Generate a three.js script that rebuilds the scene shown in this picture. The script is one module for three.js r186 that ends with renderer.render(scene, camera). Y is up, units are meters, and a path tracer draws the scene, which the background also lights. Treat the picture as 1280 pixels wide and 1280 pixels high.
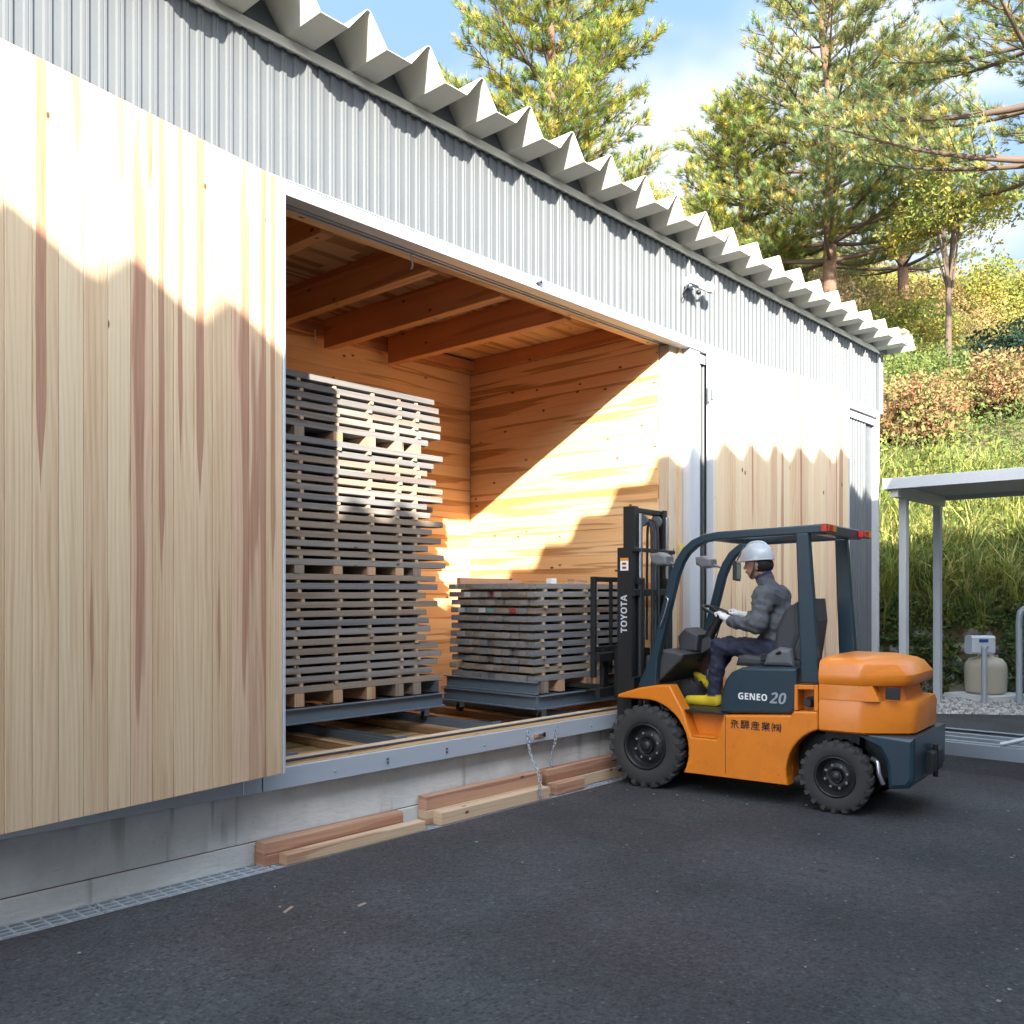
import * as THREE from 'three';
import { mergeGeometries, toCreasedNormals } from 'three/addons/utils/BufferGeometryUtils.js';
import { MarchingCubes } from 'three/addons/objects/MarchingCubes.js';
import { FontLoader } from 'three/addons/loaders/FontLoader.js';
import { TextGeometry } from 'three/addons/geometries/TextGeometry.js';

// ---------------------------------------------------------------- camera, sky, sun, exposure
const scene = new THREE.Scene();
const camera = new THREE.PerspectiveCamera(58.19, 1, 0.1, 600);
camera.position.set(0, 1.62, 4.86);
{
  const a = Math.atan(1040 / 1150);
  camera.lookAt(Math.cos(a), 1.62, 4.86 - Math.sin(a));
}
camera.setViewOffset(1280, 1280, 0, -102, 1280, 1280);   // shifted lens: the horizon lies below the middle, verticals stay upright

const SUN_K = 1.02, SUN_T = 0.558;                        // sun: along the wall and up, per metre out from the wall
const sunDir = new THREE.Vector3(-SUN_K, SUN_T, 1).normalize();
const sun = new THREE.DirectionalLight(new THREE.Color(1.0, 0.93, 0.82), 5.0);
sun.position.copy(sunDir).multiplyScalar(60).add(new THREE.Vector3(6, 0, 0));
sun.target.position.set(6, 0, 0);
sun.castShadow = true;
sun.shadow.mapSize.set(4096, 4096);
Object.assign(sun.shadow.camera, { left: -45, right: 45, top: 45, bottom: -45, near: 1, far: 180 });
scene.add(sun, sun.target);

const renderer = new THREE.WebGLRenderer();
renderer.toneMapping = THREE.LinearToneMapping;
renderer.toneMappingExposure = 4.3;
renderer.shadowMap.enabled = true;

// ---------------------------------------------------------------- helpers: random, noise
function rng(seed) { let s = seed >>> 0; return () => { s = (s + 0x6d2b79f5) | 0; let t = Math.imul(s ^ (s >>> 15), 1 | s); t = (t + Math.imul(t ^ (t >>> 7), 61 | t)) ^ t; return ((t ^ (t >>> 14)) >>> 0) / 4294967296; }; }
const R0 = rng(7);
const rr = (a, b, r = R0) => a + (b - a) * r();
const hash = (x, y, s) => { let h = Math.imul(x | 0, 374761393) ^ Math.imul(y | 0, 668265263) ^ Math.imul(s | 0, 2246822519); h = Math.imul(h ^ (h >>> 13), 1274126177); return ((h ^ (h >>> 16)) >>> 0) / 4294967296; };
function vn(x, y, s = 0) { const ix = Math.floor(x), iy = Math.floor(y), fx = x - ix, fy = y - iy, u = fx * fx * (3 - 2 * fx), v = fy * fy * (3 - 2 * fy); const a = hash(ix, iy, s), b = hash(ix + 1, iy, s), c = hash(ix, iy + 1, s), d = hash(ix + 1, iy + 1, s); return a + (b - a) * u + (c - a) * v + (a - b - c + d) * u * v; }
function fbm(x, y, s, n = 4) { let v = 0, a = 0.5, t = 0; for (let i = 0; i < n; i++) { v += a * vn(x, y, s + i * 17); t += a; a *= 0.5; x *= 2.03; y *= 2.03; } return v / t; }
const sst = (a, b, x) => { const t = Math.min(1, Math.max(0, (x - a) / (b - a))); return t * t * (3 - 2 * t); };
const mix = (a, b, t) => a + (b - a) * t;
const mix3 = (a, b, t) => [mix(a[0], b[0], t), mix(a[1], b[1], t), mix(a[2], b[2], t)];
const enc = (c) => Math.round(255 * Math.min(1, Math.max(0, c <= 0.0031308 ? c * 12.92 : 1.055 * Math.pow(c, 1 / 2.4) - 0.055)));

// ---------------------------------------------------------------- sky: clear air with high thin cloud
{
  const W = 1024, H = 512, d = new Float32Array(W * H * 4);
  for (let j = 0; j < H; j++) for (let i = 0; i < W; i++) {
    const up = ((j + 0.5) / H - 0.5) * Math.PI, ro = ((i + 0.5) / W - 0.5) * 2 * Math.PI;
    const x = Math.cos(ro) * Math.cos(up), y = Math.sin(up), z = Math.sin(ro) * Math.cos(up);
    const yy = Math.max(y, 0.0), cs = x * sunDir.x + y * sunDir.y + z * sunDir.z, g = Math.acos(Math.min(1, Math.max(-1, cs)));
    const air = Math.pow(1 - yy, 2.2);
    let c = mix3([0.105, 0.195, 0.35], [0.28, 0.36, 0.45], air);
    const fwd = Math.exp(-1.75 * g), glow = 0.53 + 10.5 * fwd;   // air and thin cloud scatter forward: the sky is brighter and whiter round the sun
    const lum = 0.3 * c[0] + 0.5 * c[1] + 0.2 * c[2]; c = mix3(c, [lum * 1.04, lum, lum * 0.96], Math.min(0.75, fwd * 1.8));
    c = c.map((v) => v * glow);
    const k = 1 / (yy + 0.14), px = (x * 0.8 + z * 0.6) * k, pz = (z * 0.8 - x * 0.6) * k;
    const w = fbm(px * 0.9 + 5, pz * 0.9, 90, 3);
    const n = fbm((px + 11) * 2.5 + w * 2.4, pz * 4.6 + w * 1.8, 98, 6);
    const cl = sst(0.36, 0.70, n) * 0.78;
    c = mix3(c, [0.385 * glow, 0.40 * glow, 0.42 * glow], cl);
    if (y < 0) c = [0.16, 0.15, 0.13];
    const o = (j * W + i) * 4; d[o] = c[0]; d[o + 1] = c[1]; d[o + 2] = c[2]; d[o + 3] = 1;
  }
  const t = new THREE.DataTexture(d, W, H, THREE.RGBAFormat, THREE.FloatType);
  t.mapping = THREE.EquirectangularReflectionMapping; t.magFilter = THREE.LinearFilter; t.minFilter = THREE.LinearFilter; t.needsUpdate = true;
  scene.background = t; scene.environment = t;
}

// ---------------------------------------------------------------- textures
function tex(W, H, fn, srgb = true) {
  const d = new Uint8Array(W * H * 4);
  for (let j = 0; j < H; j++) for (let i = 0; i < W; i++) {
    const c = fn((i + 0.5) / W, (j + 0.5) / H), o = (j * W + i) * 4;
    if (srgb) { d[o] = enc(c[0]); d[o + 1] = enc(c[1]); d[o + 2] = enc(c[2]); } else { const v = Math.max(0, Math.min(255, Math.round(c * 255))); d[o] = d[o + 1] = d[o + 2] = v; }
    d[o + 3] = 255;
  }
  const t = new THREE.DataTexture(d, W, H); t.wrapS = t.wrapT = THREE.RepeatWrapping; t.magFilter = THREE.LinearFilter; t.minFilter = THREE.LinearMipmapLinearFilter;
  if (srgb) t.colorSpace = THREE.SRGBColorSpace;
  t.needsUpdate = true; return t;
}
const TW = 0.5, TL = 4;                                  // a wood texture is half a metre across and four metres along
function woodColour(u, v, s, light, dark, heart, amt, knots = 7) {
  const U = u * TW, V = v * TL, wob = (fbm(V * 0.7, U * 3, s, 3) - 0.5) * 0.06;
  const ring = Math.sin(6.283 * ((U + wob) * 38 + 5 * fbm(U * 7, V * 0.35, s + 3, 2)));
  const fine = vn(U * 520, V * 9, s + 5), fib = vn(U * 160, V * 3, s + 6), tone = fbm(U * 5, V * 0.3, s + 7, 2);
  let c = mix3(light, dark, Math.max(0, Math.min(1, 0.34 + 0.16 * Math.pow(Math.abs(ring), 1.5) * Math.sign(ring) + 0.35 * (fine - 0.5) + 0.3 * (fib - 0.5) + 1.0 * (tone - 0.5) + 0.35 * sst(0.72, 0.9, vn(U * 90, V * 1.3, s + 8)))));
  if (amt > 0) { const h = fbm(U * 11 + wob * 12, V * 0.45, s + 11, 3); c = mix3(c, heart, sst(0.66 - amt * 0.25, 0.71 - amt * 0.25, h) * (0.6 + 0.3 * fib)); }
  // knots
  for (let k = 0; k < knots; k++) { const ku = hash(k, 1, s) * TW, kv = hash(k, 2, s) * TL, r = Math.hypot((U - ku) * 1.0, (V - kv) * 0.55); if (r < 0.02) c = mix3(c, [heart[0] * 0.35, heart[1] * 0.3, heart[2] * 0.25], sst(0.016, 0.004 + hash(k, 3, s) * 0.005, r)); }
  return c;
}
function woodMat(name, s, light, dark, heart, amt, rough = 0.72, knots = 7) {
  const map = tex(384, 1024, (u, v) => woodColour(u, v, s, light, dark, heart, amt, knots));
  return new THREE.MeshStandardMaterial({ name, map, roughness: rough, bumpMap: BUMPW, bumpScale: 0.0008 });
}
const BUMPW = tex(256, 512, (u, v) => 0.5 + 0.5 * (vn(u * 150, v * 30, 41) - 0.5) + 0.4 * (fbm(u * 60, v * 6, 43, 2) - 0.5), false);
const std = (name, r, g, b, rough = 0.6, metal = 0, extra = {}) => new THREE.MeshStandardMaterial({ name, color: new THREE.Color().setRGB(r, g, b), roughness: rough, metalness: metal, ...extra });

const WEAR = tex(512, 512, (u, v) => {
  const a = fbm(u * 7, v * 7, 53, 5), spot = sst(0.60, 0.70, fbm(u * 22, v * 22, 54, 4)), chip = vn(u * 170, v * 170, 55) > 0.955 && a > 0.5 ? 1 : 0, scr = sst(0.93, 0.97, vn(u * 14 + v * 3, v * 190, 56)) * sst(0.5, 0.7, vn(u * 6, v * 9, 57));
  let t = 0.90 + 0.14 * (a - 0.5); t *= 1 - 0.05 * spot - 0.22 * chip; const g = 0.08 * scr + 0.015 * spot; return [t * (1 - g) + g * 0.6, t * (1 - g) + g * 0.56, t * (1 - g) + g * 0.5];
});
const GRAIN = tex(512, 512, (u, v) => { const a = fbm(u * 8, v * 8, 51, 5); const w = (x, y) => 0.84 + 0.16 * (0.5 * fbm(x * 6, y * 6, 52, 4) + 0.5 * a); const t = w(u, v); return [t, t, t]; });
const paint = (name, r, g, b, rough = 0.4, metal = 0, extra = {}) => std(name, r, g, b, rough, metal, { map: GRAIN, ...extra });

const M = {};
{
  const L = [0.68, 0.51, 0.32], D = [0.51, 0.325, 0.18], Hh = [0.33, 0.15, 0.085];
  M.door = [woodMat('cedar pale', 101, L, D, Hh, 0, 0.72, 1), woodMat('cedar cream', 102, [0.70, 0.545, 0.35], [0.55, 0.37, 0.21], Hh, 0.12, 0.72, 2), woodMat('cedar tan', 103, [0.61, 0.425, 0.27], [0.44, 0.26, 0.155], Hh, 0.22, 0.72, 2), woodMat('cedar pink', 105, [0.67, 0.475, 0.31], [0.51, 0.31, 0.185], Hh, 0.1, 0.72, 1)];
  // boards with a band of brown heartwood that runs out into a point
  const bands = [[0.10, 0.035, 0.30, 1.2], [0.33, 0.028, 0.47, 1.2], [0.58, 0.05, 0.42, 1.2], [0.83, 0.022, 0.12, 0.36]];
  M.doorHeart = new THREE.MeshStandardMaterial({ name: 'cedar with heartwood', roughness: 0.72, bumpMap: BUMPW, bumpScale: 0.0008, map: tex(512, 1024, (u, v) => {
    let c = woodColour(u, v, 104, L, D, Hh, 0, 1);
    for (const [uc, w, v0, v1] of bands) {
      const q = Math.abs(u - uc - 0.012 * (fbm(v * 7, uc * 9, 7, 3) - 0.5) * 2), end = Math.min(sst(v0, v0 + 0.14, v), 1 - sst(v1 - 0.12, v1, v));
      c = mix3(c, mix3(Hh, [0.43, 0.235, 0.14], vn(u * 190, v * 20, 9)), sst(w * end + 0.004, w * end - 0.004, q) * (end > 0.01 ? 0.92 : 0));
    }
    return c;
  }) });
  const iL = [0.82, 0.51, 0.235], iD = [0.73, 0.395, 0.16], iH = [0.40, 0.175, 0.05];
  M.inner = [woodMat('interior cedar', 111, iL, iD, iH, 0.42), woodMat('interior cedar dark', 112, [0.76, 0.44, 0.19], [0.64, 0.32, 0.12], iH, 0.6), woodMat('interior cedar light', 113, [0.83, 0.55, 0.275], [0.75, 0.44, 0.19], iH, 0.25)];
  M.rafter = woodMat('rafter timber', 121, [0.62, 0.285, 0.105], [0.50, 0.20, 0.065], [0.40, 0.14, 0.05], 0.3);
  M.ply = woodMat('plywood floor', 122, [0.46, 0.31, 0.155], [0.36, 0.22, 0.10], [0.2, 0.11, 0.05], 0.2);
  M.grey = [woodMat('weathered plank', 131, [0.25, 0.225, 0.20], [0.165, 0.147, 0.132], [0.17, 0.13, 0.105], 0.2, 0.85), woodMat('weathered plank brown', 132, [0.27, 0.215, 0.165], [0.18, 0.14, 0.105], [0.17, 0.115, 0.08], 0.25, 0.85), woodMat('weathered plank slate', 133, [0.205, 0.197, 0.192], [0.13, 0.126, 0.124], [0.15, 0.12, 0.10], 0.15, 0.85)];
  M.sticker = woodMat('spacer stick', 134, [0.50, 0.37, 0.24], [0.40, 0.28, 0.17], [0.28, 0.17, 0.1], 0.1, 0.8);
  M.bearer = woodMat('bearer', 135, [0.52, 0.34, 0.20], [0.42, 0.25, 0.14], [0.32, 0.165, 0.09], 0.35, 0.8);
  M.timber = [woodMat('red cedar timber', 136, [0.50, 0.29, 0.18], [0.40, 0.205, 0.12], [0.31, 0.135, 0.08], 0.45), woodMat('pale timber', 137, [0.60, 0.44, 0.28], [0.50, 0.335, 0.20], [0.34, 0.18, 0.1], 0.12)];
  M.sillPale = woodMat('pale sill', 138, [0.58, 0.46, 0.32], [0.47, 0.35, 0.23], [0.3, 0.18, 0.1], 0.05);
  M.siding = paint('coated steel siding', 0.104, 0.114, 0.120, 0.5, 0.0);
  M.roof = paint('folded steel roof', 0.70, 0.675, 0.57, 0.5, 0.0);
  M.trim = paint('pale steel trim', 0.56, 0.575, 0.59, 0.4, 0.15);
  M.steel = paint('grey painted steel', 0.46, 0.50, 0.54, 0.42, 0.1);
  M.darkSteel = paint('dark grey steel', 0.12, 0.135, 0.15, 0.5, 0.3);
  M.slate = paint('slate blue painted steel', 0.145, 0.185, 0.225, 0.45, 0.2);
  M.zinc = paint('galvanised steel', 0.44, 0.48, 0.51, 0.45, 0.3);
  M.rubber = paint('black rubber', 0.028, 0.027, 0.027, 0.85);
  M.tyre = paint('grey black tyre rubber', 0.042, 0.040, 0.038, 0.9);
  M.black = std('satin black paint', 0.015, 0.016, 0.017, 0.45, 0, { map: WEAR });
  M.plastic = paint('charcoal plastic', 0.045, 0.048, 0.052, 0.55);
  M.orange = new THREE.MeshPhysicalMaterial({ name: 'orange enamel', color: new THREE.Color().setRGB(0.80, 0.225, 0.010), roughness: 0.42, clearcoat: 0.35, clearcoatRoughness: 0.18, map: WEAR });
  M.teal = new THREE.MeshPhysicalMaterial({ name: 'dark blue green enamel', color: new THREE.Color().setRGB(0.011, 0.036, 0.054), roughness: 0.4, clearcoat: 0.35, clearcoatRoughness: 0.2, map: WEAR });
  M.white = std('white', 0.78, 0.78, 0.76, 0.5);
  M.chrome = std('bright steel', 0.55, 0.56, 0.58, 0.22, 0.9);
  M.red = new THREE.MeshPhysicalMaterial({ name: 'red lens', color: new THREE.Color().setRGB(0.55, 0.025, 0.015), roughness: 0.2, clearcoat: 1 });
  M.amber = new THREE.MeshPhysicalMaterial({ name: 'amber lens', color: new THREE.Color().setRGB(0.8, 0.26, 0.02), roughness: 0.2, clearcoat: 1 });
  M.rust = std('rust red', 0.22, 0.06, 0.03, 0.8);
  M.concrete = new THREE.MeshStandardMaterial({ name: 'concrete', roughness: 0.88, map: tex(1024, 256, (u, v) => {
    const a = fbm(u * 30, v * 7, 61, 5), b = fbm(u * 7, v * 2, 62, 3), streak = sst(0.56, 0.8, vn(u * 130, v * 1.6, 63)) * sst(0.35, 0.75, fbm(u * 12, v * 2.2, 64, 3)), pit = vn(u * 420, v * 110, 65) > 0.93 ? 0.82 : 1;
    const t = (0.44 + 0.20 * a + 0.18 * b) * pit; return [t * mix(1, 0.62, streak), t * mix(1.0, 0.62, streak), t * mix(0.94, 0.56, streak)];
  }), bumpMap: tex(512, 512, (u, v) => fbm(u * 60, v * 60, 66, 4), false), bumpScale: 0.003 });
  M.asphalt = new THREE.MeshStandardMaterial({ name: 'asphalt', roughness: 0.86 });
  M.asphalt.map = tex(1024, 1024, (u, v) => {
    const st = vn(u * 250, v * 250, 72), s2 = vn(u * 110, v * 110, 74), pt = fbm(u * 4, v * 4, 73, 4), hue = fbm(u * 3 + 9, v * 3, 76, 3) - 0.5, big = vn(u * 170, v * 170, 77), rare = hash(Math.floor(u * 170), Math.floor(v * 170), 78);
    let t = 0.036 * (0.5 + 1.0 * pt) * (1 + 0.8 * (st - 0.5) + 0.4 * (s2 - 0.5));
    if (st < 0.12) t *= 0.6;
    if (rare > 0.985 && big > 0.6) t += 0.05; if (st > 0.93) t += 0.03;
    return [t * (1.03 + 0.35 * hue), t * (1 - 0.1 * hue), t * (1.03 - 0.1 * hue)];
  });
  M.asphalt.bumpMap = tex(1024, 1024, (u, v) => 0.6 * vn(u * 250, v * 250, 72) + 0.4 * vn(u * 110, v * 110, 74), false); M.asphalt.bumpScale = 0.0035;
  for (const k of ['map', 'bumpMap']) M.asphalt[k].wrapS = M.asphalt[k].wrapT = THREE.MirroredRepeatWrapping;
  M.earth = std('earth', 0.075, 0.058, 0.036, 1);
  M.stone = paint('bank stone', 0.23, 0.225, 0.21, 0.9);
  M.bark = std('pine bark', 0.20, 0.115, 0.075, 0.95, 0, { map: tex(128, 512, (u, v) => { const n = fbm(u * 14, v * 26, 81, 4); const t = 0.45 + 0.8 * n; return [t, t, t]; }) });
  M.twig = std('dark branch', 0.10, 0.068, 0.05, 0.95);
}

// ---------------------------------------------------------------- geometry helpers
const numbers = new Map();
function numbered(n) { const k = numbers.get(n) || 0; numbers.set(n, k + 1); return k ? n + '_' + String(k).padStart(3, '0') : n; }
function mesh(name, geo, mat, parent = scene, pos) {
  const m = new THREE.Mesh(geo, mat); m.name = parent === scene ? numbered(name) : name; m.castShadow = m.receiveShadow = true;
  if (pos) m.position.set(...pos); parent.add(m); return m;
}
function tag(o, label, category, group) { o.userData.label = label; o.userData.category = category; if (group) o.userData.group = group; return o; }
function structure(o) { o.userData.kind = 'structure'; return o; }
function thing(name, label, category, pos = [0, 0, 0], turn = 0, group) { const g = new THREE.Group(); g.name = numbered(name); g.position.set(...pos); g.rotation.y = turn; scene.add(g); return tag(g, label, category, group); }
function finish(pos, nor, uv) { const g = new THREE.BufferGeometry(); g.setAttribute('position', new THREE.Float32BufferAttribute(pos, 3)); g.setAttribute('normal', new THREE.Float32BufferAttribute(nor, 3)); g.setAttribute('uv', new THREE.Float32BufferAttribute(uv, 2)); return g; }
function plain(g) { const h = g.index ? g.toNonIndexed() : g; for (const k of Object.keys(h.attributes)) if (!['position', 'normal', 'uv'].includes(k)) h.deleteAttribute(k); h.clearGroups(); return h; }
const merge = (list) => mergeGeometries(list.map(plain), false);
// a bar with chamfered long edges; uv run along its length in wood texture units
function bar(lx, ly, lz, c = 0.003, r = R0) {
  const L = [lx, ly, lz], a = L.indexOf(Math.max(...L)), b = (a + 1) % 3, d = (a + 2) % 3, hb = L[b] / 2, hd = L[d] / 2, h = L[a] / 2;
  c = Math.min(c, hb * 0.45, hd * 0.45);
  const pr = [[hb - c, -hd], [hb, -hd + c], [hb, hd - c], [hb - c, hd], [-hb + c, hd], [-hb, hd - c], [-hb, -hd + c], [-hb + c, -hd]].map((p) => p).reverse().reverse();
  const ou = r() * Math.max(0.02, TW - Math.max(L[b], L[d])), ov = r() * Math.max(0.05, TL - L[a]);
  const P = [], N = [], T = [];
  const put = (pb, pd, pa, nb, nd, na, u, v) => { const p = [0, 0, 0], n = [0, 0, 0]; p[a] = pa; p[b] = pb; p[d] = pd; n[a] = na; n[b] = nb; n[d] = nd; P.push(...p); N.push(...n); T.push(u, v); };
  for (let i = 0; i < 8; i++) {
    const p = pr[i], q = pr[(i + 1) % 8], e = [q[0] - p[0], q[1] - p[1]], l = Math.hypot(...e), nb = e[1] / l, nd = -e[0] / l, al = Math.abs(nb) > Math.abs(nd);
    const U = (w) => (ou + (al ? w[1] + hd : w[0] + hb)) / TW, V = (z) => (ov + z + h) / TL;
    const A = [p[0], p[1], -h, nb, nd, 0, U(p), V(-h)], B = [q[0], q[1], -h, nb, nd, 0, U(q), V(-h)], C = [q[0], q[1], h, nb, nd, 0, U(q), V(h)], D = [p[0], p[1], h, nb, nd, 0, U(p), V(h)];
    for (const w of [A, B, C, A, C, D]) put(...w);
  }
  for (const s of [-1, 1]) for (let i = 1; i < 7; i++) {
    const t = s > 0 ? [pr[0], pr[i], pr[i + 1]] : [pr[0], pr[i + 1], pr[i]];
    for (const w of t) put(w[0], w[1], s * h, 0, 0, s, (ou + w[0] + hb) / TW, (ov + (w[1] + hd) * 0.3) / TL);
  }
  return finish(P, N, T);
}
const at = (g, x, y, z) => g.translate(x, y, z);
const span = (x0, x1, y0, y1, z0, z1, c, r) => at(bar(x1 - x0, y1 - y0, z1 - z0, c, r), (x0 + x1) / 2, (y0 + y1) / 2, (z0 + z1) / 2);
function board(name, x0, x1, y0, y1, z0, z1, mat, parent = scene, c = 0.003, r = R0) { return mesh(name, bar(x1 - x0, y1 - y0, z1 - z0, c, r), mat, parent, [(x0 + x1) / 2, (y0 + y1) / 2, (z0 + z1) / 2]); }
const V3 = (x, y, z) => new THREE.Vector3(x, y, z);
function rod(p, q, r0, r1 = r0, seg = 8, cap = true) {
  const a = V3(...p), b = V3(...q), d = b.clone().sub(a), g = new THREE.CylinderGeometry(r1, r0, d.length(), seg, 1, !cap);
  g.applyQuaternion(new THREE.Quaternion().setFromUnitVectors(V3(0, 1, 0), d.clone().normalize())); const m = a.add(b).multiplyScalar(0.5); return g.translate(m.x, m.y, m.z);
}
function tube(pts, r, seg = 24, rad = 6, closed = false) { return new THREE.TubeGeometry(new THREE.CatmullRomCurve3(pts.map((p) => V3(...p)), closed, 'catmullrom', 0.4), seg, r, rad, closed); }
// a flat outline in x-y, made thick from z0 to z1
function slab(pts, z0, z1, bev = 0, holes = [], curve = 4) {
  const s = new THREE.Shape(pts.map((p) => new THREE.Vector2(...p))); for (const h of holes) s.holes.push(new THREE.Path(h.map((p) => new THREE.Vector2(...p))));
  const g = new THREE.ExtrudeGeometry(s, { depth: z1 - z0 - 2 * bev, bevelEnabled: bev > 0, bevelSize: bev, bevelOffset: -bev, bevelThickness: bev, bevelSegments: 2, curveSegments: curve });
  return g.translate(0, 0, z0 + bev);
}
// a plan outline in x-z, made thick from y0 to y1
function plan(pts, y0, y1, bev = 0) { const g = slab(pts.map(([x, z]) => [x, -z]), 0, y1 - y0, bev); g.rotateX(-Math.PI / 2); return g.translate(0, y0, 0); }
function arc(cx, cy, r, a0, a1, n) { const o = []; for (let i = 0; i <= n; i++) { const a = (a0 + (a1 - a0) * i / n) * Math.PI / 180; o.push([cx + r * Math.cos(a), cy + r * Math.sin(a)]); } return o; }
// a bent sheet: a polyline in x-y with thickness, run along z
function sheet(pts, t, z0, z1) {
  const n = pts.length, off = pts.map((p, i) => { const a = pts[Math.max(0, i - 1)], b = pts[Math.min(n - 1, i + 1)], dx = b[0] - a[0], dy = b[1] - a[1], l = Math.hypot(dx, dy); return [p[0] - dy / l * t, p[1] + dx / l * t]; });
  return slab([...pts, ...off.reverse()], z0, z1);
}

// ---------------------------------------------------------------- ground, yard, bank
const BANK = (x, z) => (x - 13.0) * 0.83 - (z - 0.71) * 0.56 - 2.5;          // metres behind the foot of the bank
const ALONG = (x, z) => (x - 13.0) * 0.56 + (z - 0.71) * 0.83;
function terrain(x, z) {
  const d = BANK(x, z), s = ALONG(x, z); if (d <= 0) return -0.05;
  const top = 19 + 6.5 * sst(14, -4, s) - 3 * sst(-12, -40, s), wall = 1.2 * sst(0, 0.45, d);
  const rise = Math.min(1, Math.pow(d / 42, 0.92)), bump = (fbm(x * 0.16, z * 0.16, 301, 4) - 0.5) * 2.4 * sst(1, 9, d) + (fbm(x * 0.6, z * 0.6, 302, 3) - 0.5) * 0.5 * sst(0.4, 2, d);
  return wall + (top - 1.2) * rise + bump;
}
{
  const g = new THREE.PlaneGeometry(700, 700); g.rotateX(-Math.PI / 2); structure(mesh('ground', g, M.earth, scene, [0, -0.17, 0]));
  // yard asphalt, uv in metres
  const yg = new THREE.ExtrudeGeometry(new THREE.Shape([[-30, 0.206], [12.66, 0.206], [22.5, 14.8], [22.5, 40], [-30, 40]].map(([x, z]) => new THREE.Vector2(x, -z))), { depth: 0.12, bevelEnabled: false });
  yg.rotateX(-Math.PI / 2); yg.translate(0, -0.12, 0);
  { const p = yg.attributes.position, u = yg.attributes.uv; for (let i = 0; i < p.count; i++) u.setXY(i, p.getX(i) / 2.6, p.getZ(i) / 2.6); }
  structure(mesh('asphalt_yard', yg, M.asphalt));
  // hillside
  const P = [], I = [], NX = 150, NY = 150, U = [];
  for (let j = 0; j <= NY; j++) for (let i = 0; i <= NX; i++) {
    const d = 0.001 + 95 * Math.pow(j / NY, 2.2), s = -75 + 135 * i / NX, x = 13.0 + 0.83 * (d + 2.5) + 0.56 * s, z = 0.71 - 0.56 * (d + 2.5) + 0.83 * s;
    P.push(x, terrain(x, z), z); U.push(x * 0.3, z * 0.3);
    if (i < NX && j < NY) { const k = j * (NX + 1) + i; I.push(k, k + 1, k + NX + 1, k + 1, k + NX + 2, k + NX + 1); }
  }
  const h = new THREE.BufferGeometry(); h.setAttribute('position', new THREE.Float32BufferAttribute(P, 3)); h.setAttribute('uv', new THREE.Float32BufferAttribute(U, 2)); h.setIndex(I); h.computeVertexNormals();
  const em = std('hillside soil', 0.10, 0.085, 0.04, 1, 0, { map: tex(256, 256, (u, v) => { const n = fbm(u * 20, v * 20, 303, 4); return [0.7 + 0.6 * n, 0.7 + 0.5 * n, 0.6 + 0.4 * n]; }), side: THREE.DoubleSide });
  structure(mesh('hillside', h, em));
}

// drain along the wall: concrete channel and lift-out grating sections
structure(mesh('drain_channel', span(-6, 12.8, -0.169, -0.15, 0.002, 0.204, 0.002), M.twig));
{
  const long = [0.006, 0.058, 0.110, 0.162, 0.196].map((z) => span(0, 0.992, -0.03, -0.002, z - 0.007, z + 0.007, 0.001));
  const cross = []; for (let i = 0; i < 13; i++) cross.push(span(0.012 + i * 0.0795, 0.026 + i * 0.0795, -0.024, -0.004, 0.004, 0.198, 0.001));
  const lg = long.map((g) => g), cg = merge(cross);
  for (let k = 0; k < 9; k++) {
    const t = thing('drain_grating', 'galvanised steel drain grating section in the row along the concrete plinth', 'grating', [-1.9 + k * 1.0, 0, 0.002], 0, 'drain gratings along the building');
    for (const g of lg) mesh('bearing_bar', g, M.zinc, t);
    mesh('cross_bars', cg, M.zinc, t).userData.kind = 'stuff';
  }
}

// ---------------------------------------------------------------- the storage building
const B = thing('storage_building', 'grey steel-clad storage building with open cedar-lined bay and folded metal roof', 'building');
const RX = 12.8, LX = -6, ZB = -4.2;
mesh('foundation_base', span(LX, RX, -0.1, 0.122, -0.25, 0.0, 0.004), M.concrete, B);
mesh('foundation_joint', span(LX, RX, 0.122, 0.128, -0.25, -0.012, 0.001), M.rust, B);
{ const g = span(LX, RX, 0.128, 0.438, -0.25, -0.004, 0.004); const p = g.attributes.position, u = g.attributes.uv, n = g.attributes.normal; for (let i = 0; i < p.count; i++) u.setXY(i, p.getX(i) / 4 + 0.31, p.getY(i) / 1.0 + (Math.abs(n.getY(i)) > 0.5 ? p.getZ(i) : 0)); mesh('foundation_wall', g, M.concrete, B); }
{ const o = B.children[0].geometry, p = o.attributes.position, u = o.attributes.uv; for (let i = 0; i < p.count; i++) u.setXY(i, p.getX(i) / 4, p.getY(i) / 1.0 + p.getZ(i)); }
// steel channel along the floor edge, in three lengths, with bolts
const boltG = (() => { const g = new THREE.CylinderGeometry(0.009, 0.009, 0.012, 6); g.rotateX(Math.PI / 2); return plain(g); })();
const channel = (x0, x1, zf) => merge([span(x0, x1, 0.440, 0.568, zf - 0.012, zf, 0.003), span(x0, x1, 0.440, 0.450, zf - 0.11, zf - 0.012, 0.001), span(x0, x1, 0.558, 0.568, zf - 0.11, zf - 0.012, 0.001)]);
for (const [x0, x1, zf, bolts] of [[LX, 2.93, 0.088, [2.1, 1.4]], [2.932, 3.055, 0.098, []], [3.062, 8.02, 0.104, [3.585, 4.95, 6.27, 7.4]], [8.028, RX + 0.02, 0.096, [9, 10.4, 11.8]]]) {
  const c = mesh('sill_channel', channel(x0, x1, zf), M.steel, B);
  for (const x of bolts) mesh('bolt', boltG, M.zinc, c, [x, 0.492, zf + 0.005]);
  if (x0 > 3.06 && x0 < 4) for (const x of [4.014, 4.562]) for (const y of [0.512, 0.488]) mesh('bolt', boltG, M.darkSteel, c, [x, y, zf + 0.003]);
}
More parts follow.
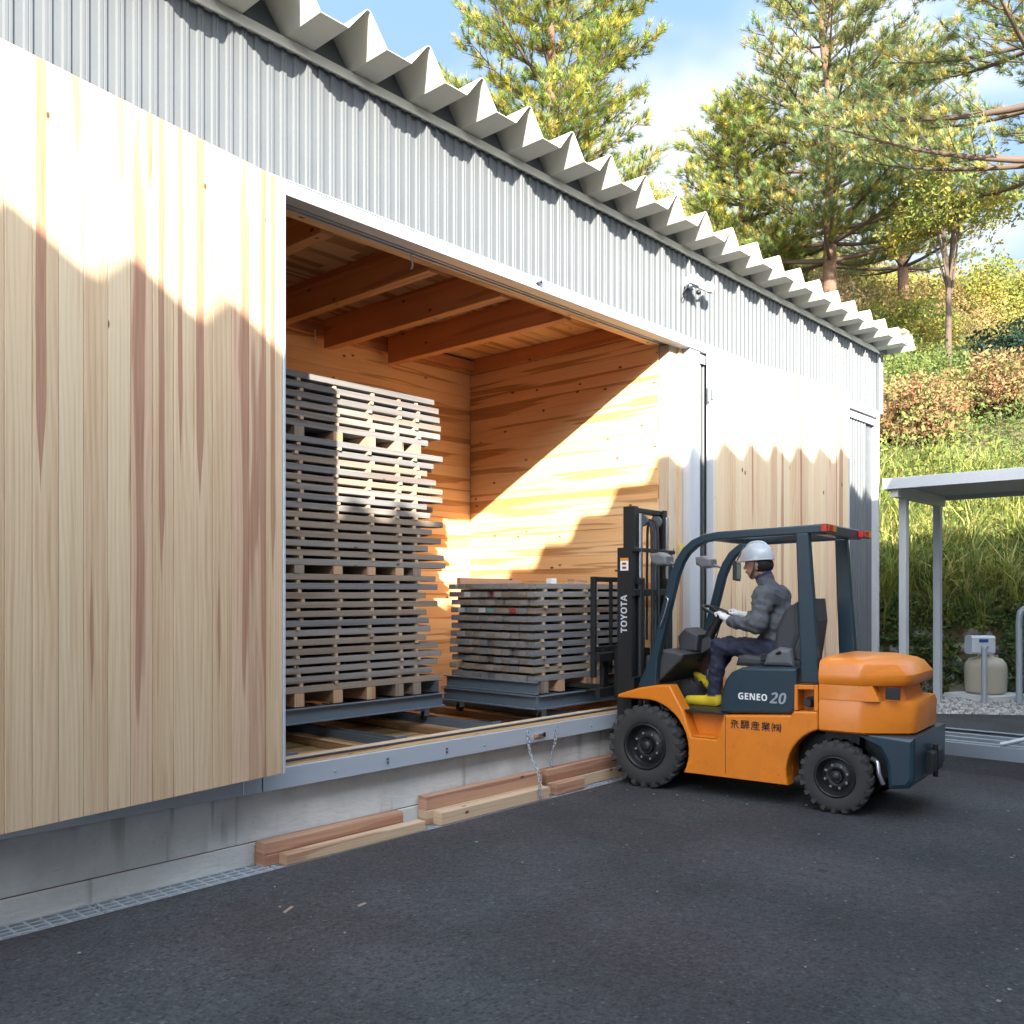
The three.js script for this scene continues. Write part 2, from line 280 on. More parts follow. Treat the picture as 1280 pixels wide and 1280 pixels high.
// layered sill of the bay
board('sill_timber', 3.0, 8.0, 0.46, 0.577, 0.004, 0.084, M.ply, B);
board('sill_gasket', 3.0, 7.9, 0.50, 0.586, -0.030, 0.002, M.rubber, B);
board('sill_timber', 3.0, 7.9, 0.40, 0.592, -0.10, -0.032, M.sillPale, B);
// floor, rails
mesh('floor', span(2.7, 7.7, 0.34, 0.405, -2.75, -0.10, 0.001), M.ply, B);
for (const x of [3.55, 4.52, 5.56, 6.58]) {
  board('floor_joist', x - 0.16, x + 0.10, 0.406, 0.47, -2.69, -0.40, M.ply, B);
  const rl = mesh('floor_rail', merge([span(x - 0.04, x + 0.06, 0.471, 0.482, -2.68, -0.36, 0.002), span(x - 0.04, x - 0.032, 0.482, 0.535, -2.68, -0.36, 0.002), span(x + 0.052, x + 0.06, 0.482, 0.535, -2.68, -0.36, 0.002)]), M.slate, B);
  mesh('rail_stop', span(x - 0.045, x + 0.065, 0.483, 0.56, -0.358, -0.346, 0.002), M.slate, rl);
}
// inner linings: every board is a piece
function lining(name, geo) { return mesh(name, geo, M.ply, B); }
{
  const r = rng(21);
  const w = lining('side_partition', span(7.662, 7.80, 0.34, 4.36, -2.75, -0.125, 0.001));
  for (let y = 0.41; y < 4.17; y += 0.134) board('lining_board', 7.640 - rr(0, 0.002, r), 7.660, y, Math.min(4.17, y + 0.1325), -2.70, -0.125, M.inner[[0, 0, 1, 2, 0, 2, 1][Math.floor(r() * 7)]], w, 0.002, r);
  const w2 = lining('side_partition', span(2.55, 2.70, 0.34, 4.36, -2.75, -0.125, 0.001));
  for (let y = 0.41; y < 4.3; y += 0.134) board('lining_board', 2.702, 2.722, y, y + 0.1325, -2.70, -0.125, M.inner[Math.floor(r() * 3)], w2, 0.002, r);
  const b = lining('back_partition', span(2.70, 7.66, 0.34, 4.36, -2.85, -2.724, 0.001));
  for (let y = 0.41; y < 4.17; y += 0.134) { const s = rr(3.6, 6.6, r), m = () => M.inner[[0, 1, 2, 0][Math.floor(r() * 4)]]; const z = -2.703 + rr(-0.0015, 0.0015, r); board('lining_board', 2.724, s, y, Math.min(4.17, y + 0.1325), -2.722, z, m(), b, 0.002, r); board('lining_board', s + 0.001, 7.638, y, Math.min(4.17, y + 0.1325), -2.722, z, m(), b, 0.002, r); }
  board('wall_plate', 7.60, 7.659, 4.171, 4.328, -2.70, -0.22, M.rafter, B, 0.004, r);
  board('wall_plate', 2.73, 7.598, 4.171, 4.328, -2.722, -2.66, M.rafter, B, 0.004, r);
  const c = lining('ceiling_deck', span(2.7, 7.66, 4.352, 4.42, -2.75, -0.10, 0.001));
  for (let z = -2.65; z < -0.14; z += 0.142) { const s = rr(3.4, 6.8, r); board('ceiling_board', 2.73, s, 4.330, 4.350, z, z + 0.140, M.inner[Math.floor(r() * 3)], c, 0.003, r); board('ceiling_board', s + 0.001, 7.64, 4.330, 4.350, z, z + 0.140, M.inner[Math.floor(r() * 3)], c, 0.003, r); }
  for (const x of [3.72, 4.70, 5.50, 6.32]) board('rafter', x, x + 0.105, 4.045, 4.328, -2.62, -0.24, M.rafter, B, 0.004, r);
  board('blocking', 6.43, 7.598, 4.20, 4.30, -2.655, -2.60, M.rafter, B, 0.003, r);
  board('header_timber', 2.7, 7.66, 4.06, 4.34, -0.215, -0.128, M.inner[2], B, 0.004, r);
  for (const [z, y] of [[-0.118, 4.052], [-0.085, 4.058], [-0.05, 4.062]]) mesh('door_track', span(2.95, 7.92, y, y + 0.06, z, z + 0.020, 0.002), M.trim, B);
  mesh('cord_hook', tube([[4.42, 4.10, -0.122], [4.42, 4.04, -0.115], [4.43, 3.985, -0.11], [4.435, 3.96, -0.13]], 0.006, 10, 5), M.white, B);
  mesh('cord_hook', tube([[5.38, 4.20, -2.60], [5.38, 4.12, -2.595], [5.385, 4.07, -2.60]], 0.006, 10, 5), M.white, B);
}
// jambs
for (const [x, s] of [[7.66, 1], [3.12, -1]]) {
  const q = (a, b) => (s > 0 ? [x + a, x + b] : [x - b, x - a]);
  board('jamb_timber', ...q(0.0, 0.135), 0.58, 4.045, -0.123, -0.004, M.sillPale, B, 0.003);
  board('jamb_timber', ...q(0.137, 0.205), 0.58, 4.045, -0.10, 0.018, M.timber[1], B, 0.003);
  mesh('jamb_post', merge([span(...q(0.215, 0.400), 0.57, 4.03, 0.086, 0.098, 0.003), span(...q(0.215, 0.223), 0.57, 4.03, 0.0, 0.086, 0.001)]), M.trim, B);
}
// lintel trim
{
  const t = mesh('lintel_trim', merge([span(LX, RX + 0.02, 4.034, 4.118, 0.100, 0.112, 0.003), span(LX, RX + 0.02, 4.034, 4.042, 0.0, 0.100, 0.001), span(LX, RX + 0.02, 4.119, 4.125, 0.03, 0.118, 0.001)]), M.trim, B);
  for (let x = 3.3; x < 12.5; x += 1.12) mesh('bolt', boltG, M.zinc, t, [x, 4.088, 0.115]);
}
// steel siding: ribbed sheets
const PITCH = 0.0915, RIBS = 8, SW = PITCH * RIBS;
function sidingSheet(w, y0, y1) {
  const p = [], n = Math.round(w / PITCH); for (let i = 0; i < n; i++) { const x = i * PITCH; p.push([x, 0], [x + 0.040, 0], [x + 0.047, 0.013], [x + 0.062, 0.013], [x + 0.064, 0.010], [x + 0.067, 0.010], [x + 0.069, 0.013], [x + 0.082, 0.013], [x + 0.0865, 0]); }
  p.push([n * PITCH, 0]);
  const g = slab([...p.map(([x, z]) => [x, -z]), [n * PITCH, 0.012], [0, 0.012]], 0, y1 - y0); g.rotateX(-Math.PI / 2); g.translate(0, y0, 0); return g;   // runs up in y, ribs towards +z
}
{
  const hi = sidingSheet(SW, 4.126, 4.935), lo = sidingSheet(SW, 0.572, 4.030);
  let k = 0;
  for (let x = LX; x < RX - 0.2; x += SW + 0.0006, k++) mesh('siding_sheet', hi, M.siding, B, [x, 0, 0.066]);
  for (let x = 8.075; x < RX - 0.5; x += SW + 0.0006) mesh('siding_sheet', lo, M.siding, B, [x, 0, 0.040]);
  for (let x = 2.69 - SW; x > LX - 0.2; x -= SW + 0.0006) mesh('siding_sheet', lo, M.siding, B, [x, 0, 0.030]);
  mesh('corner_trim', span(RX - 0.05, RX + 0.015, 0.57, 4.033, 0.0, 0.105, 0.003), M.trim, B);
  mesh('corner_trim', span(RX - 0.03, RX + 0.012, 4.127, 4.93, 0.0, 0.092, 0.003), M.siding, B);
  mesh('head_trim', span(8.1, RX - 0.06, 3.93, 4.028, 0.056, 0.075, 0.003), M.trim, B);
  mesh('inner_wall', span(LX, 2.66, 0.44, 4.92, -0.10, 0.026, 0.001), M.siding, B);
  mesh('inner_wall', span(8.08, RX - 0.055, 0.44, 4.92, -0.10, 0.024, 0.001), M.siding, B);
  mesh('inner_wall', span(2.662, 8.078, 4.127, 4.92, -0.095, 0.05, 0.001), M.siding, B);
  mesh('end_wall', span(RX - 0.1, RX, -0.05, 5.0, ZB, -0.101, 0.002), M.siding, B);
  mesh('end_wall', span(LX, LX + 0.1, -0.05, 5.0, ZB, -0.101, 0.002), M.siding, B);
  mesh('rear_wall', span(LX + 0.101, RX - 0.101, -0.05, 5.0, ZB, ZB + 0.1, 0.002), M.siding, B);
  mesh('eave_trim', merge([span(LX, RX + 0.01, 4.937, 4.998, 0.06, 0.098, 0.003), span(LX, RX + 0.01, 4.925, 4.945, 0.098, 0.112, 0.002)]), M.roof, B);
}
// folded-plate roof: every fold is a piece
const FOLD = [[0, 0], [0.20, 0], [0.332, 0.165], [0.338, 0.172], [0.352, 0.176], [0.366, 0.172], [0.371, 0.165], [0.4985, 0]];
{
  const g = sheet(FOLD, 0.004, ZB - 0.3, 0.45);
  const close = slab([[0.205, 0.0], [0.3345, 0.162], [0.366, 0.162], [0.494, 0.0]], 0.05, 0.07);
  for (let x = 3.222 - 18 * 0.5; x < RX - 0.02; x += 0.5) {
    const f = mesh('roof_fold', g, M.roof, B, [x, 5.0, 0]);
    mesh('eave_closure', close, M.siding, f);
  }
  const last = mesh('verge_flashing', merge([span(RX - 0.075, RX + 0.10, 5.176, 5.186, ZB - 0.3, 0.47, 0.002), span(RX + 0.10, RX + 0.108, 5.02, 5.186, ZB - 0.3, 0.47, 0.002), span(RX + 0.0, RX + 0.10, 5.02, 5.028, ZB - 0.3, 0.465, 0.002)]), M.roof, B); last.name = 'verge_flashing';
}
// doors swung open against the front
function door(px, pz, turn, face, w, seed, heart) {
  const r = rng(seed);
  const d = mesh('door', span(0.03, w - 0.03, 0.60, 4.005, -0.035, 0.02, 0.001), M.ply, B, [px, 0, pz]); d.rotation.y = turn;
  const z0 = face > 0 ? 0.021 : -0.060, z1 = face > 0 ? 0.045 : -0.036, f0 = -0.058, f1 = 0.04;
  const fz = face > 0 ? [-0.04, 0.050] : [-0.065, 0.025];
  for (const [a, b, y0, y1] of [[0, 0.020, 0.572, 4.034], [w - 0.020, w, 0.572, 4.034]]) mesh('stile', span(a, b, y0, y1, ...fz, 0.003), M.trim, d);
  for (const [y0, y1] of [[0.575, 0.598], [4.008, 4.031]]) mesh('frame_rail', span(0.0225, w - 0.0225, y0, y1, face > 0 ? -0.04 : -0.034, face > 0 ? 0.019 : 0.025, 0.003), M.trim, d);
  const n = Math.round((w - 0.044) / 0.122), bw = (w - 0.044) / n;
  for (let i = 0; i < n; i++) {
    const x = 0.022 + i * bw, hm = heart[i];
    const g = bar(bw - 0.0022, 3.456, z1 - z0, 0.0025, r);
    if (hm !== undefined) { const p = g.attributes.position, u = g.attributes.uv; for (let k = 0; k < p.count; k++) u.setXY(k, 0.25 * hm + (face * p.getX(k) / bw + 0.5) * 0.25, (p.getY(k) + 1.73) / 3.5); }
    mesh('board', g, hm !== undefined ? M.doorHeart : M.door[[0, 1, 2, 3, 1, 0][Math.floor(r() * 6)]], d, [x + bw / 2, 2.3025, (z0 + z1) / 2 + rr(-0.0012, 0.0012, r)]);
  }
  if (face > 0) for (const y of [0.95, 3.62]) { const hg = mesh('hinge', merge([rod([-0.03, y - 0.08, face * 0.02], [-0.03, y + 0.08, face * 0.02], 0.013, 0.013, 10), span(-0.028, 0.035, y - 0.06, y + 0.06, face > 0 ? 0.051 : -0.072, face > 0 ? 0.058 : -0.066, 0.001)]), M.zinc, d); }
  return d;
}
door(3.09, 0.212, Math.PI + 0.161, -1, 2.52, 31, { 0: 0, 3: 3, 4: 2, 5: 1, 6: 0, 9: 3, 11: 2, 13: 3 });
door(8.155, 0.150, -0.133, 1, 2.58, 32, { 2: 3, 5: 1, 13: 3 });
// floodlight on the siding, and a small sensor by the lintel
{
  const f = thing('floodlight', 'grey twin-headed security floodlight on the ribbed siding under the eave', 'floodlight', [7.86, 4.66, 0.08]);
  mesh('bracket', merge([span(-0.06, 0.06, -0.05, 0.05, 0, 0.035, 0.006), rod([0, -0.02, 0.03], [0.02, -0.05, 0.11], 0.014), rod([-0.10, -0.05, 0.11], [0.14, -0.05, 0.11], 0.012)]), M.zinc, f);
  for (const [x, t] of [[-0.13, -0.3], [0.16, 0.35]]) {
    const h = mesh('lamp_head', merge([span(-0.06, 0.06, -0.045, 0.045, -0.03, 0.03, 0.012), span(-0.05, 0.05, -0.035, 0.035, -0.055, -0.03, 0.006)]), M.zinc, f, [x, -0.03, 0.15]); h.rotation.set(0.35, t, 0);
    mesh('lens', span(-0.05, 0.05, -0.036, 0.036, 0.0305, 0.036, 0.004), M.white, h);
  }
  mesh('sensor', new THREE.SphereGeometry(0.026, 12, 8).translate(0.02, -0.10, 0.11), M.black, f);
  mesh('cable', tube([[-0.14, -0.06, 0.10], [-0.17, -0.14, 0.05], [-0.12, -0.17, 0.04], [-0.07, -0.06, 0.04]], 0.006, 16, 5), M.black, f);
  const s = thing('door_sensor', 'tiny grey sensor box fixed to the pale lintel trim', 'sensor', [5.55, 4.10, 0.122]);
  mesh('housing', span(-0.03, 0.03, -0.02, 0.02, 0, 0.03, 0.006), M.zinc, s); mesh('eye', new THREE.SphereGeometry(0.011, 8, 6).translate(0, -0.012, 0.03), M.black, s);
}

// the neighbouring building across the yard, outside the frame: its eave shades the yard and the lower wall
{
  const N = thing('neighbouring_building', 'pale steel-clad building across the yard whose zigzag eave shades the doors', 'building');
  const E1 = 5.5, y1 = 2.865 + SUN_T * E1, y2 = y1 - 0.62, ph = 0.07;
  mesh('wall', span(-24, 11.0, -0.05, y1, E1 + 0.45, E1 + 0.6, 0.01), M.trim, N);
  mesh('wall', span(11.002, 24, -0.05, y2, E1 + 0.45, E1 + 0.6, 0.01), M.trim, N);
  const g = sheet(FOLD, 0.004, E1, E1 + 7);
  for (let x = ph - 24; x < 10.9; x += 0.5) mesh('roof_fold', g, M.roof, N, [x, y1, 0]);
  for (let x = ph + 11; x < 24; x += 0.5) mesh('roof_fold', g, M.roof, N, [x, y2, 0]);
  mesh('end_wall', span(-24.1, -24, -0.05, y1, E1 + 0.45, E1 + 7, 0.01), M.siding, N);
  mesh('end_wall', span(24, 24.1, -0.05, y2, E1 + 0.45, E1 + 7, 0.01), M.siding, N);
  mesh('rear_wall', span(-24, 24, -0.05, y2 - 0.01, E1 + 6.8, E1 + 6.9, 0.01), M.siding, N);
}

// ---------------------------------------------------------------- trolleys and timber packs in the bay
const cRail = (len) => merge([at(bar(len, 0.118, 0.008, 0.002), 0, 0, 0), at(bar(len, 0.009, 0.04, 0.002), 0, 0.0545, 0.0245), at(bar(len, 0.009, 0.04, 0.002), 0, -0.0545, 0.0245)]);
const casterFork = merge([span(-0.04, 0.04, -0.012, 0, -0.035, 0.035, 0.002), span(-0.03, 0.03, -0.075, -0.012, -0.030, -0.024, 0.002), span(-0.03, 0.03, -0.075, -0.012, 0.024, 0.030, 0.002)]);
const casterWheel = (() => { const g = new THREE.CylinderGeometry(0.038, 0.038, 0.036, 16); g.rotateX(Math.PI / 2); return plain(g); })();
// frame with its lower edge at y0; origin at the middle of its footprint
function trolley(label, cx, cz, lx, lz, y0, mat, stops, flip = 1) {
  const t = thing('timber_trolley', label, 'trolley', [cx, 0, cz]), yc = y0 + 0.06;
  for (const s of [1, -1]) { const m = mesh('side_rail', cRail(lx), mat, t, [0, yc, s * lz / 2]); if (s * flip < 0) m.rotation.y = Math.PI; }
  for (const s of [1, -1]) { const m = mesh('end_rail', cRail(lz - 0.012), mat, t, [s * (lx / 2 - 0.002), yc, 0]); m.rotation.y = s * flip * Math.PI / 2; }
  for (const f of [-0.25, 0.02, 0.28]) mesh('cross_member', span(f * lx - 0.03, f * lx + 0.03, yc - 0.05, yc + 0.045, -lz / 2 + 0.06, lz / 2 - 0.06, 0.002), mat, t);
  for (const s of stops) { const m = mesh('end_stop', cRail(lz - 0.02).scale(1, 0.9, 1), mat, t, [s * (lx / 2 - 0.03), yc + 0.119, 0]); m.rotation.y = s * Math.PI / 2; }
  for (const a of [-1, 1]) for (const b of [-1, 1]) { const c = mesh('caster', casterFork, M.zinc, t, [a * (lx / 2 - 0.14), y0 - 0.002, b * (lz / 2 - 0.07)]); mesh('caster_wheel', casterWheel, M.black, c, [0, -0.078, 0]); }
  return t;
}
trolley('slate blue steel trolley on rails under the tall three-pack timber stack', 4.40, -1.69, 2.52, 1.18, 0.62, M.slate, [1]);
trolley('slate blue steel trolley under the low timber pack at the lift truck forks', 6.79, -0.87, 1.54, 1.16, 0.62, M.slate, [-1]);
// a pack: layers of planks with spacer sticks between, on bearers
function pack(label, cx, cz, y0, layers, xa, xb, depth, nz, ragL, ragR, sticks, seed, bearH, ends) {
  const r = rng(seed), t = thing('timber_pack', label, 'timber pack', [cx, y0, cz]); let y = bearH;
  for (const x of sticks) board('bearer', x - cx - 0.045, x - cx + 0.045, 0, bearH - 0.001, -depth / 2 - 0.005, depth / 2, r() < 0.3 ? M.grey[1] : M.bearer, t, 0.003, r);
  for (let k = 0; k < layers; k++) {
    const pw = depth / nz, th = 0.049 + rr(-0.002, 0.002, r), tone = Math.floor(r() * 3), jag = rr(0, 1, r), sway = rr(-0.012, 0.012, r);
    for (let i = 0; i < nz; i++) {
      const a = xa + ragL * r() * r(), b = xb - ragR * (i === nz - 1 ? Math.pow(jag, 1.3) : r()), z = -depth / 2 + i * pw + sway;
      const m = ends && r() < 0.05 ? ends[Math.floor(r() * ends.length)] : null;
      const p = board('plank', a - cx, b - cx, y, y + th, z + 0.002, z + pw - rr(0.002, 0.006, r), M.grey[r() < 0.65 ? tone : Math.floor(r() * 3)], t, 0.003, r);
      if (m && i < nz) { const e = mesh('painted_end', span(-0.003, 0.0, -th / 2 + 0.003, th / 2 - 0.003, -pw / 2 + 0.008, pw / 2 - 0.008, 0.001), m, p, [-(b - a) / 2 - 0.0015, 0, 0]); }
    }
    y += th;
    if (k < layers - 1) for (const x of sticks) { const q = x - cx + rr(-0.03, 0.03, r); board('spacer_stick', q - 0.016, q + 0.016, y, y + 0.0235, -depth / 2 + rr(-0.012, 0.01, r), depth / 2 + rr(-0.012, 0.012, r), M.sticker, t, 0.002, r); }
    y += 0.0245;
  }
  return y0 + y - 0.0245;
}
const LS = [3.45, 3.82, 4.18, 4.55, 4.89, 5.20, 5.40];
let top1 = pack('bottom grey plank pack of the tall stack, on the trolley', 4.4, -1.69, 0.742, 13, 3.2, 5.70, 1.10, 7, 0.1, 0.26, LS, 51, 0.105);
let top2 = pack('middle grey plank pack of the tall stack', 4.4, -1.69, top1, 14, 3.2, 5.74, 1.10, 7, 0.1, 0.24, LS, 52, 0.068);
let top3 = pack('top grey plank pack of the tall stack, half in sunlight', 4.4, -1.69, top2, 6, 3.2, 5.70, 1.10, 7, 0.1, 0.22, LS, 53, 0.075);
const endPaint = [std('red end paint', 0.30, 0.03, 0.04, 0.7), std('blue green end paint', 0.14, 0.25, 0.24, 0.7), std('pale end paint', 0.45, 0.46, 0.46, 0.7)];
const topR = pack('low grey plank pack with cut board ends, in front of the lift truck mast', 6.8, -0.90, 0.742, 12, 6.07, 7.55, 1.06, 11, 0.07, 0.1, [6.22, 6.45, 6.84, 6.99, 7.42], 54, 0.105, endPaint);
{
  const r = rng(55);
  tag(board('top_board', 6.13, 7.0, topR + 0.001, topR + 0.06, -1.39, -1.35, M.timber[0], scene, 0.003, r), 'reddish board on edge along the back of the low plank pack', 'board');
  tag(board('wood_offcut', 6.75, 6.83, topR + 0.001, topR + 0.055, -0.80, -0.74, M.white, scene, 0.003, r), 'small white block on top of the low plank pack', 'block');
  tag(board('wood_offcut', 6.95, 7.15, topR + 0.001, topR + 0.05, -0.70, -0.62, M.bearer, scene, 0.003, r), 'short brown offcut on top of the low plank pack', 'offcut');
}
// empty trolley out in the yard
{
  const t = trolley('empty grey steel trolley parked behind the lift truck tail', 9.30, 2.75, 0.95, 2.3, 0.16, paint('trolley grey', 0.23, 0.265, 0.30, 0.45, 0.1), [], -1);
  mesh('handle', merge([tube([[-0.46, 0.30, -0.12], [-0.44, 0.33, -0.02], [-0.36, 0.52, 0.5]], 0.02, 12, 8), rod([-0.42, 0.27, 0.12], [-0.41, 0.40, 0.18], 0.015), tube([[-0.36, 0.52, 0.5], [0.0, 0.54, 0.55], [0.36, 0.52, 0.5], [0.46, 0.30, -0.12]], 0.02, 20, 8)]), M.zinc, t);
}

// ---------------------------------------------------------------- timbers on the drain, chains, lock, litter
{
  const r = rng(61), G = 'timbers laid along the drain';
  const T = (label, x0, x1, y0, y1, z0, z1, m) => tag(board('timber_beam', x0, x1, y0, y1, z0, z1, m, scene, 0.004, r), label, 'timber', G);
  T('lower back timber of the pile with the longest flat run, by the swung door', 3.06, 4.16, 0.0, 0.062, 0.008, 0.115, M.timber[0]);
  T('upper red-brown timber of the low pile by the swung door', 3.065, 4.15, 0.063, 0.137, 0.01, 0.108, M.timber[0]);
  T('pale front timber of the low pile by the swung door', 3.16, 4.27, 0.0, 0.066, 0.117, 0.198, M.timber[1]);
  T('lower back timber of the middle pile under the chains', 4.37, 5.62, 0.0, 0.098, 0.01, 0.105, M.timber[1]);
  T('upper red-brown timber of the middle pile under the chains', 4.372, 5.625, 0.099, 0.195, 0.012, 0.10, M.timber[0]);
  T('pale front timber of the middle pile under the chains', 4.43, 5.60, 0.0, 0.09, 0.107, 0.190, M.timber[1]);
  T('lower back timber of the pile touching the lift truck tyre', 5.70, 6.75, 0.0, 0.092, 0.01, 0.105, M.timber[1]);
  T('upper brown timber of the pile touching the lift truck tyre', 5.69, 6.74, 0.093, 0.197, 0.012, 0.10, M.timber[0]);
  T('front brown timber of the pile touching the lift truck tyre', 5.72, 6.08, 0.0, 0.092, 0.107, 0.175, M.timber[0]);
  // chains
  const link = plain(new THREE.TorusGeometry(0.014, 0.0048, 5, 10).scale(0.75, 1.25, 1));
  const chain = (label, pts) => {
    const t = thing('chain', label, 'chain', pts[0]), cv = new THREE.CatmullRomCurve3(pts.map((p) => V3(...p))), n = Math.round(cv.getLength() / 0.027), o = V3(...pts[0]);
    for (let i = 0; i <= n; i++) { const p = cv.getPointAt(i / n), d = cv.getTangentAt(i / n); const m = mesh('link', link, M.zinc, t, [p.x - o.x, p.y - o.y, p.z - o.z]); m.quaternion.setFromUnitVectors(V3(0, -1, 0), d); m.rotateY(i % 2 ? 1.57 : 0); }
  };
  chain('long steel chain hanging from the sill channel over the middle timbers', [[5.43, 0.525, 0.118], [5.44, 0.38, 0.13], [5.46, 0.20, 0.205], [5.47, 0.06, 0.208], [5.49, 0.035, 0.212]]);
  chain('short steel chain slanting back from the sill channel to the timbers', [[5.78, 0.53, 0.118], [5.775, 0.42, 0.11], [5.775, 0.31, 0.075], [5.775, 0.205, 0.06]]);
  const k = thing('padlock_bracket', 'small steel latch with an orange end fixed to the sill channel', 'latch', [5.57, 0.495, 0.105]);
  mesh('plate', span(-0.055, 0.055, -0.014, 0.014, 0, 0.016, 0.003), M.chrome, k); mesh('marker', span(-0.055, -0.03, -0.012, 0.012, 0.0165, 0.024, 0.002), M.amber, k); mesh('knob', span(0.038, 0.06, -0.017, 0.017, 0.0165, 0.03, 0.003), M.black, k);
  // litter on the asphalt
  const bits = [];
  for (let i = 0; i < 110; i++) { const s = rr(0.004, 0.011, r), g = new THREE.IcosahedronGeometry(s, 0); g.scale(1, 0.5, rr(0.6, 1.3, r)); g.rotateY(r() * 6); g.translate(rr(0.6, 8, r), 0.001 + s * 0.3, rr(0.24, 4.3, r)); bits.push(g); }
  const lm = mesh('grit', merge(bits), std('pale grit', 0.2, 0.19, 0.17, 0.9)); lm.userData = { label: 'small pale grit scattered over the dark asphalt', category: 'grit', kind: 'stuff' };
  const chip = (x, z, a, l, label) => { const g = bar(l, 0.008, 0.02, 0.002, r); const m = tag(mesh('wood_chip', g, M.grey[1], scene, [x, 0.005, z]), label, 'wood chip'); m.rotation.y = a; };
  chip(2.72, 0.86, 0.5, 0.085, 'longer brown wood chip lying on the asphalt'); chip(3.02, 1.08, 0.2, 0.05, 'shorter brown wood chip lying on the asphalt');
}

// ---------------------------------------------------------------- canopy, tank, gate on the far side of the yard
{
  const c = thing('metal_canopy', 'flat pale metal canopy on square posts beyond the building end', 'canopy', [12.75, 0, 0.2]);
  const roof = mesh('canopy_roof', span(0, 2.1, 3.14, 3.16, 0, 5.2, 0.002), M.trim, c);
  mesh('fascia', span(-0.03, 0, 3.04, 3.19, -0.02, 5.22, 0.004), M.trim, roof); mesh('fascia', span(2.1, 2.13, 3.04, 3.19, -0.02, 5.22, 0.004), M.trim, roof); mesh('fascia', span(0, 2.1, 3.04, 3.19, -0.03, 0, 0.004), M.trim, roof);
  for (let x = 0.15; x < 2.05; x += 0.13) mesh('roof_rib', span(x, x + 0.05, 3.105, 3.139, 0.02, 5.2, 0.003), M.roof, roof);
  mesh('beam', span(0.05, 2.05, 2.94, 3.10, 0.06, 0.16, 0.004), M.roof, c); mesh('beam', span(0.05, 2.05, 2.94, 3.10, 4.9, 5.0, 0.004), M.roof, c);
  for (const [x, z] of [[0.42, 0.11], [1.86, 0.11], [0.42, 4.95], [1.86, 4.95]]) mesh('post', span(x - 0.06, x + 0.06, -0.05, 2.94, z - 0.05, z + 0.05, 0.006), M.trim, c);
  // gravel strip with a kerb line of larger stones
  const P = [], gm = paint('gravel', 0.36, 0.355, 0.34, 0.95); const r = rng(71), base = [];
  const gl = (d, s) => [13.0 + 0.83 * d + 0.56 * s, 0.71 - 0.56 * d + 0.83 * s];
  const sh = [gl(-0.02, -3.2), gl(-0.02, 14), gl(2.7, 14), gl(2.7, -3.2)];
  structure(mesh('gravel_strip', plan(sh, -0.10, -0.012), gm));
  const st = new THREE.InstancedMesh(new THREE.IcosahedronGeometry(0.022, 0), std('gravel stones', 0.42, 0.415, 0.40, 0.95), 9000); st.name = 'gravel_stones'; st.castShadow = st.receiveShadow = true;
  st.userData = { kind: 'stuff', label: 'loose pale gravel in a strip at the foot of the bank', category: 'gravel' };
  const m4 = new THREE.Matrix4(), q = new THREE.Quaternion(), e = new THREE.Euler(), cc = new THREE.Color();
  for (let i = 0; i < 9000; i++) { const [x, z] = gl(rr(0, 2.55, r), rr(-2.6, 6, r)); e.set(r() * 6, r() * 6, r() * 6); q.setFromEuler(e); const s = rr(0.5, 1.6, r); m4.compose(V3(x, -0.006 + 0.006 * s, z), q, V3(s, s * rr(0.6, 1, r), s)); st.setMatrixAt(i, m4); const t = rr(0.45, 1.25, r); st.setColorAt(i, cc.setRGB(t, t * rr(0.95, 1, r), t * rr(0.9, 1, r))); }
  scene.add(st);
  // dosing tank on its slab
  const s = tag(board('concrete_slab', 15.05, 16.0, -0.02, 0.075, 0.35, 1.15, M.concrete, scene, 0.01), 'low concrete slab on the gravel under the beige tank', 'slab');
  s.rotation.y = -0.35;
  const T = thing('chemical_tank', 'beige plastic drum tank with a white pump unit, on the slab', 'tank', [15.5, 0.076, 0.74]);
  const prof = [[0, 0], [0.25, 0], [0.285, 0.03], [0.295, 0.07], [0.30, 0.2], [0.297, 0.22], [0.30, 0.24], [0.30, 0.40], [0.285, 0.47], [0.23, 0.54], [0.12, 0.565], [0.11, 0.60], [0.0, 0.60]].map((p) => new THREE.Vector2(...p));
  mesh('drum', new THREE.LatheGeometry(prof, 28), std('beige polyethylene', 0.50, 0.44, 0.33, 0.5), T);
  mesh('cap', new THREE.CylinderGeometry(0.08, 0.085, 0.06, 16).translate(0.16, 0.58, 0.05), std('beige cap', 0.45, 0.4, 0.3, 0.5), T);
  const pu = mesh('pump_unit', span(-0.20, 0.16, 0.62, 0.90, -0.10, 0.12, 0.03), std('white grey plastic', 0.58, 0.61, 0.64, 0.4), T, [-0.18, 0, -0.02]); pu.rotation.y = -0.82;
  mesh('display', span(-0.09, 0.05, 0.80, 0.85, 0.1205, 0.124, 0.002), std('blue display', 0.03, 0.08, 0.25, 0.25), pu); mesh('button', span(-0.03, 0.05, 0.71, 0.74, 0.1205, 0.126, 0.002), std('green button', 0.05, 0.32, 0.14, 0.4), pu);
  mesh('hose', tube([[0.0, 0.62, 0.1], [0.16, 0.60, 0.25], [0.22, 0.35, 0.45], [0.30, 0.25, 0.62], [0.5, 0.32, 0.95]], 0.018, 24, 6), M.black, T);
  const pp = thing('steel_bollard', 'slim galvanised pole standing in gravel right before the beige tank', 'pole', [14.75, 0, 0.92]); mesh('pole', rod([0, -0.05, 0], [0, 0.82, 0], 0.042, 0.042, 16), M.zinc, pp); mesh('pole_cap', new THREE.SphereGeometry(0.042, 16, 8, 0, 6.3, 0, 1.57).translate(0, 0.82, 0), M.zinc, pp);
  const gt = thing('tube_gate', 'galvanised tube barrier with mesh beside the beige tank', 'barrier', [15.03, 0, 1.32], -0.95);
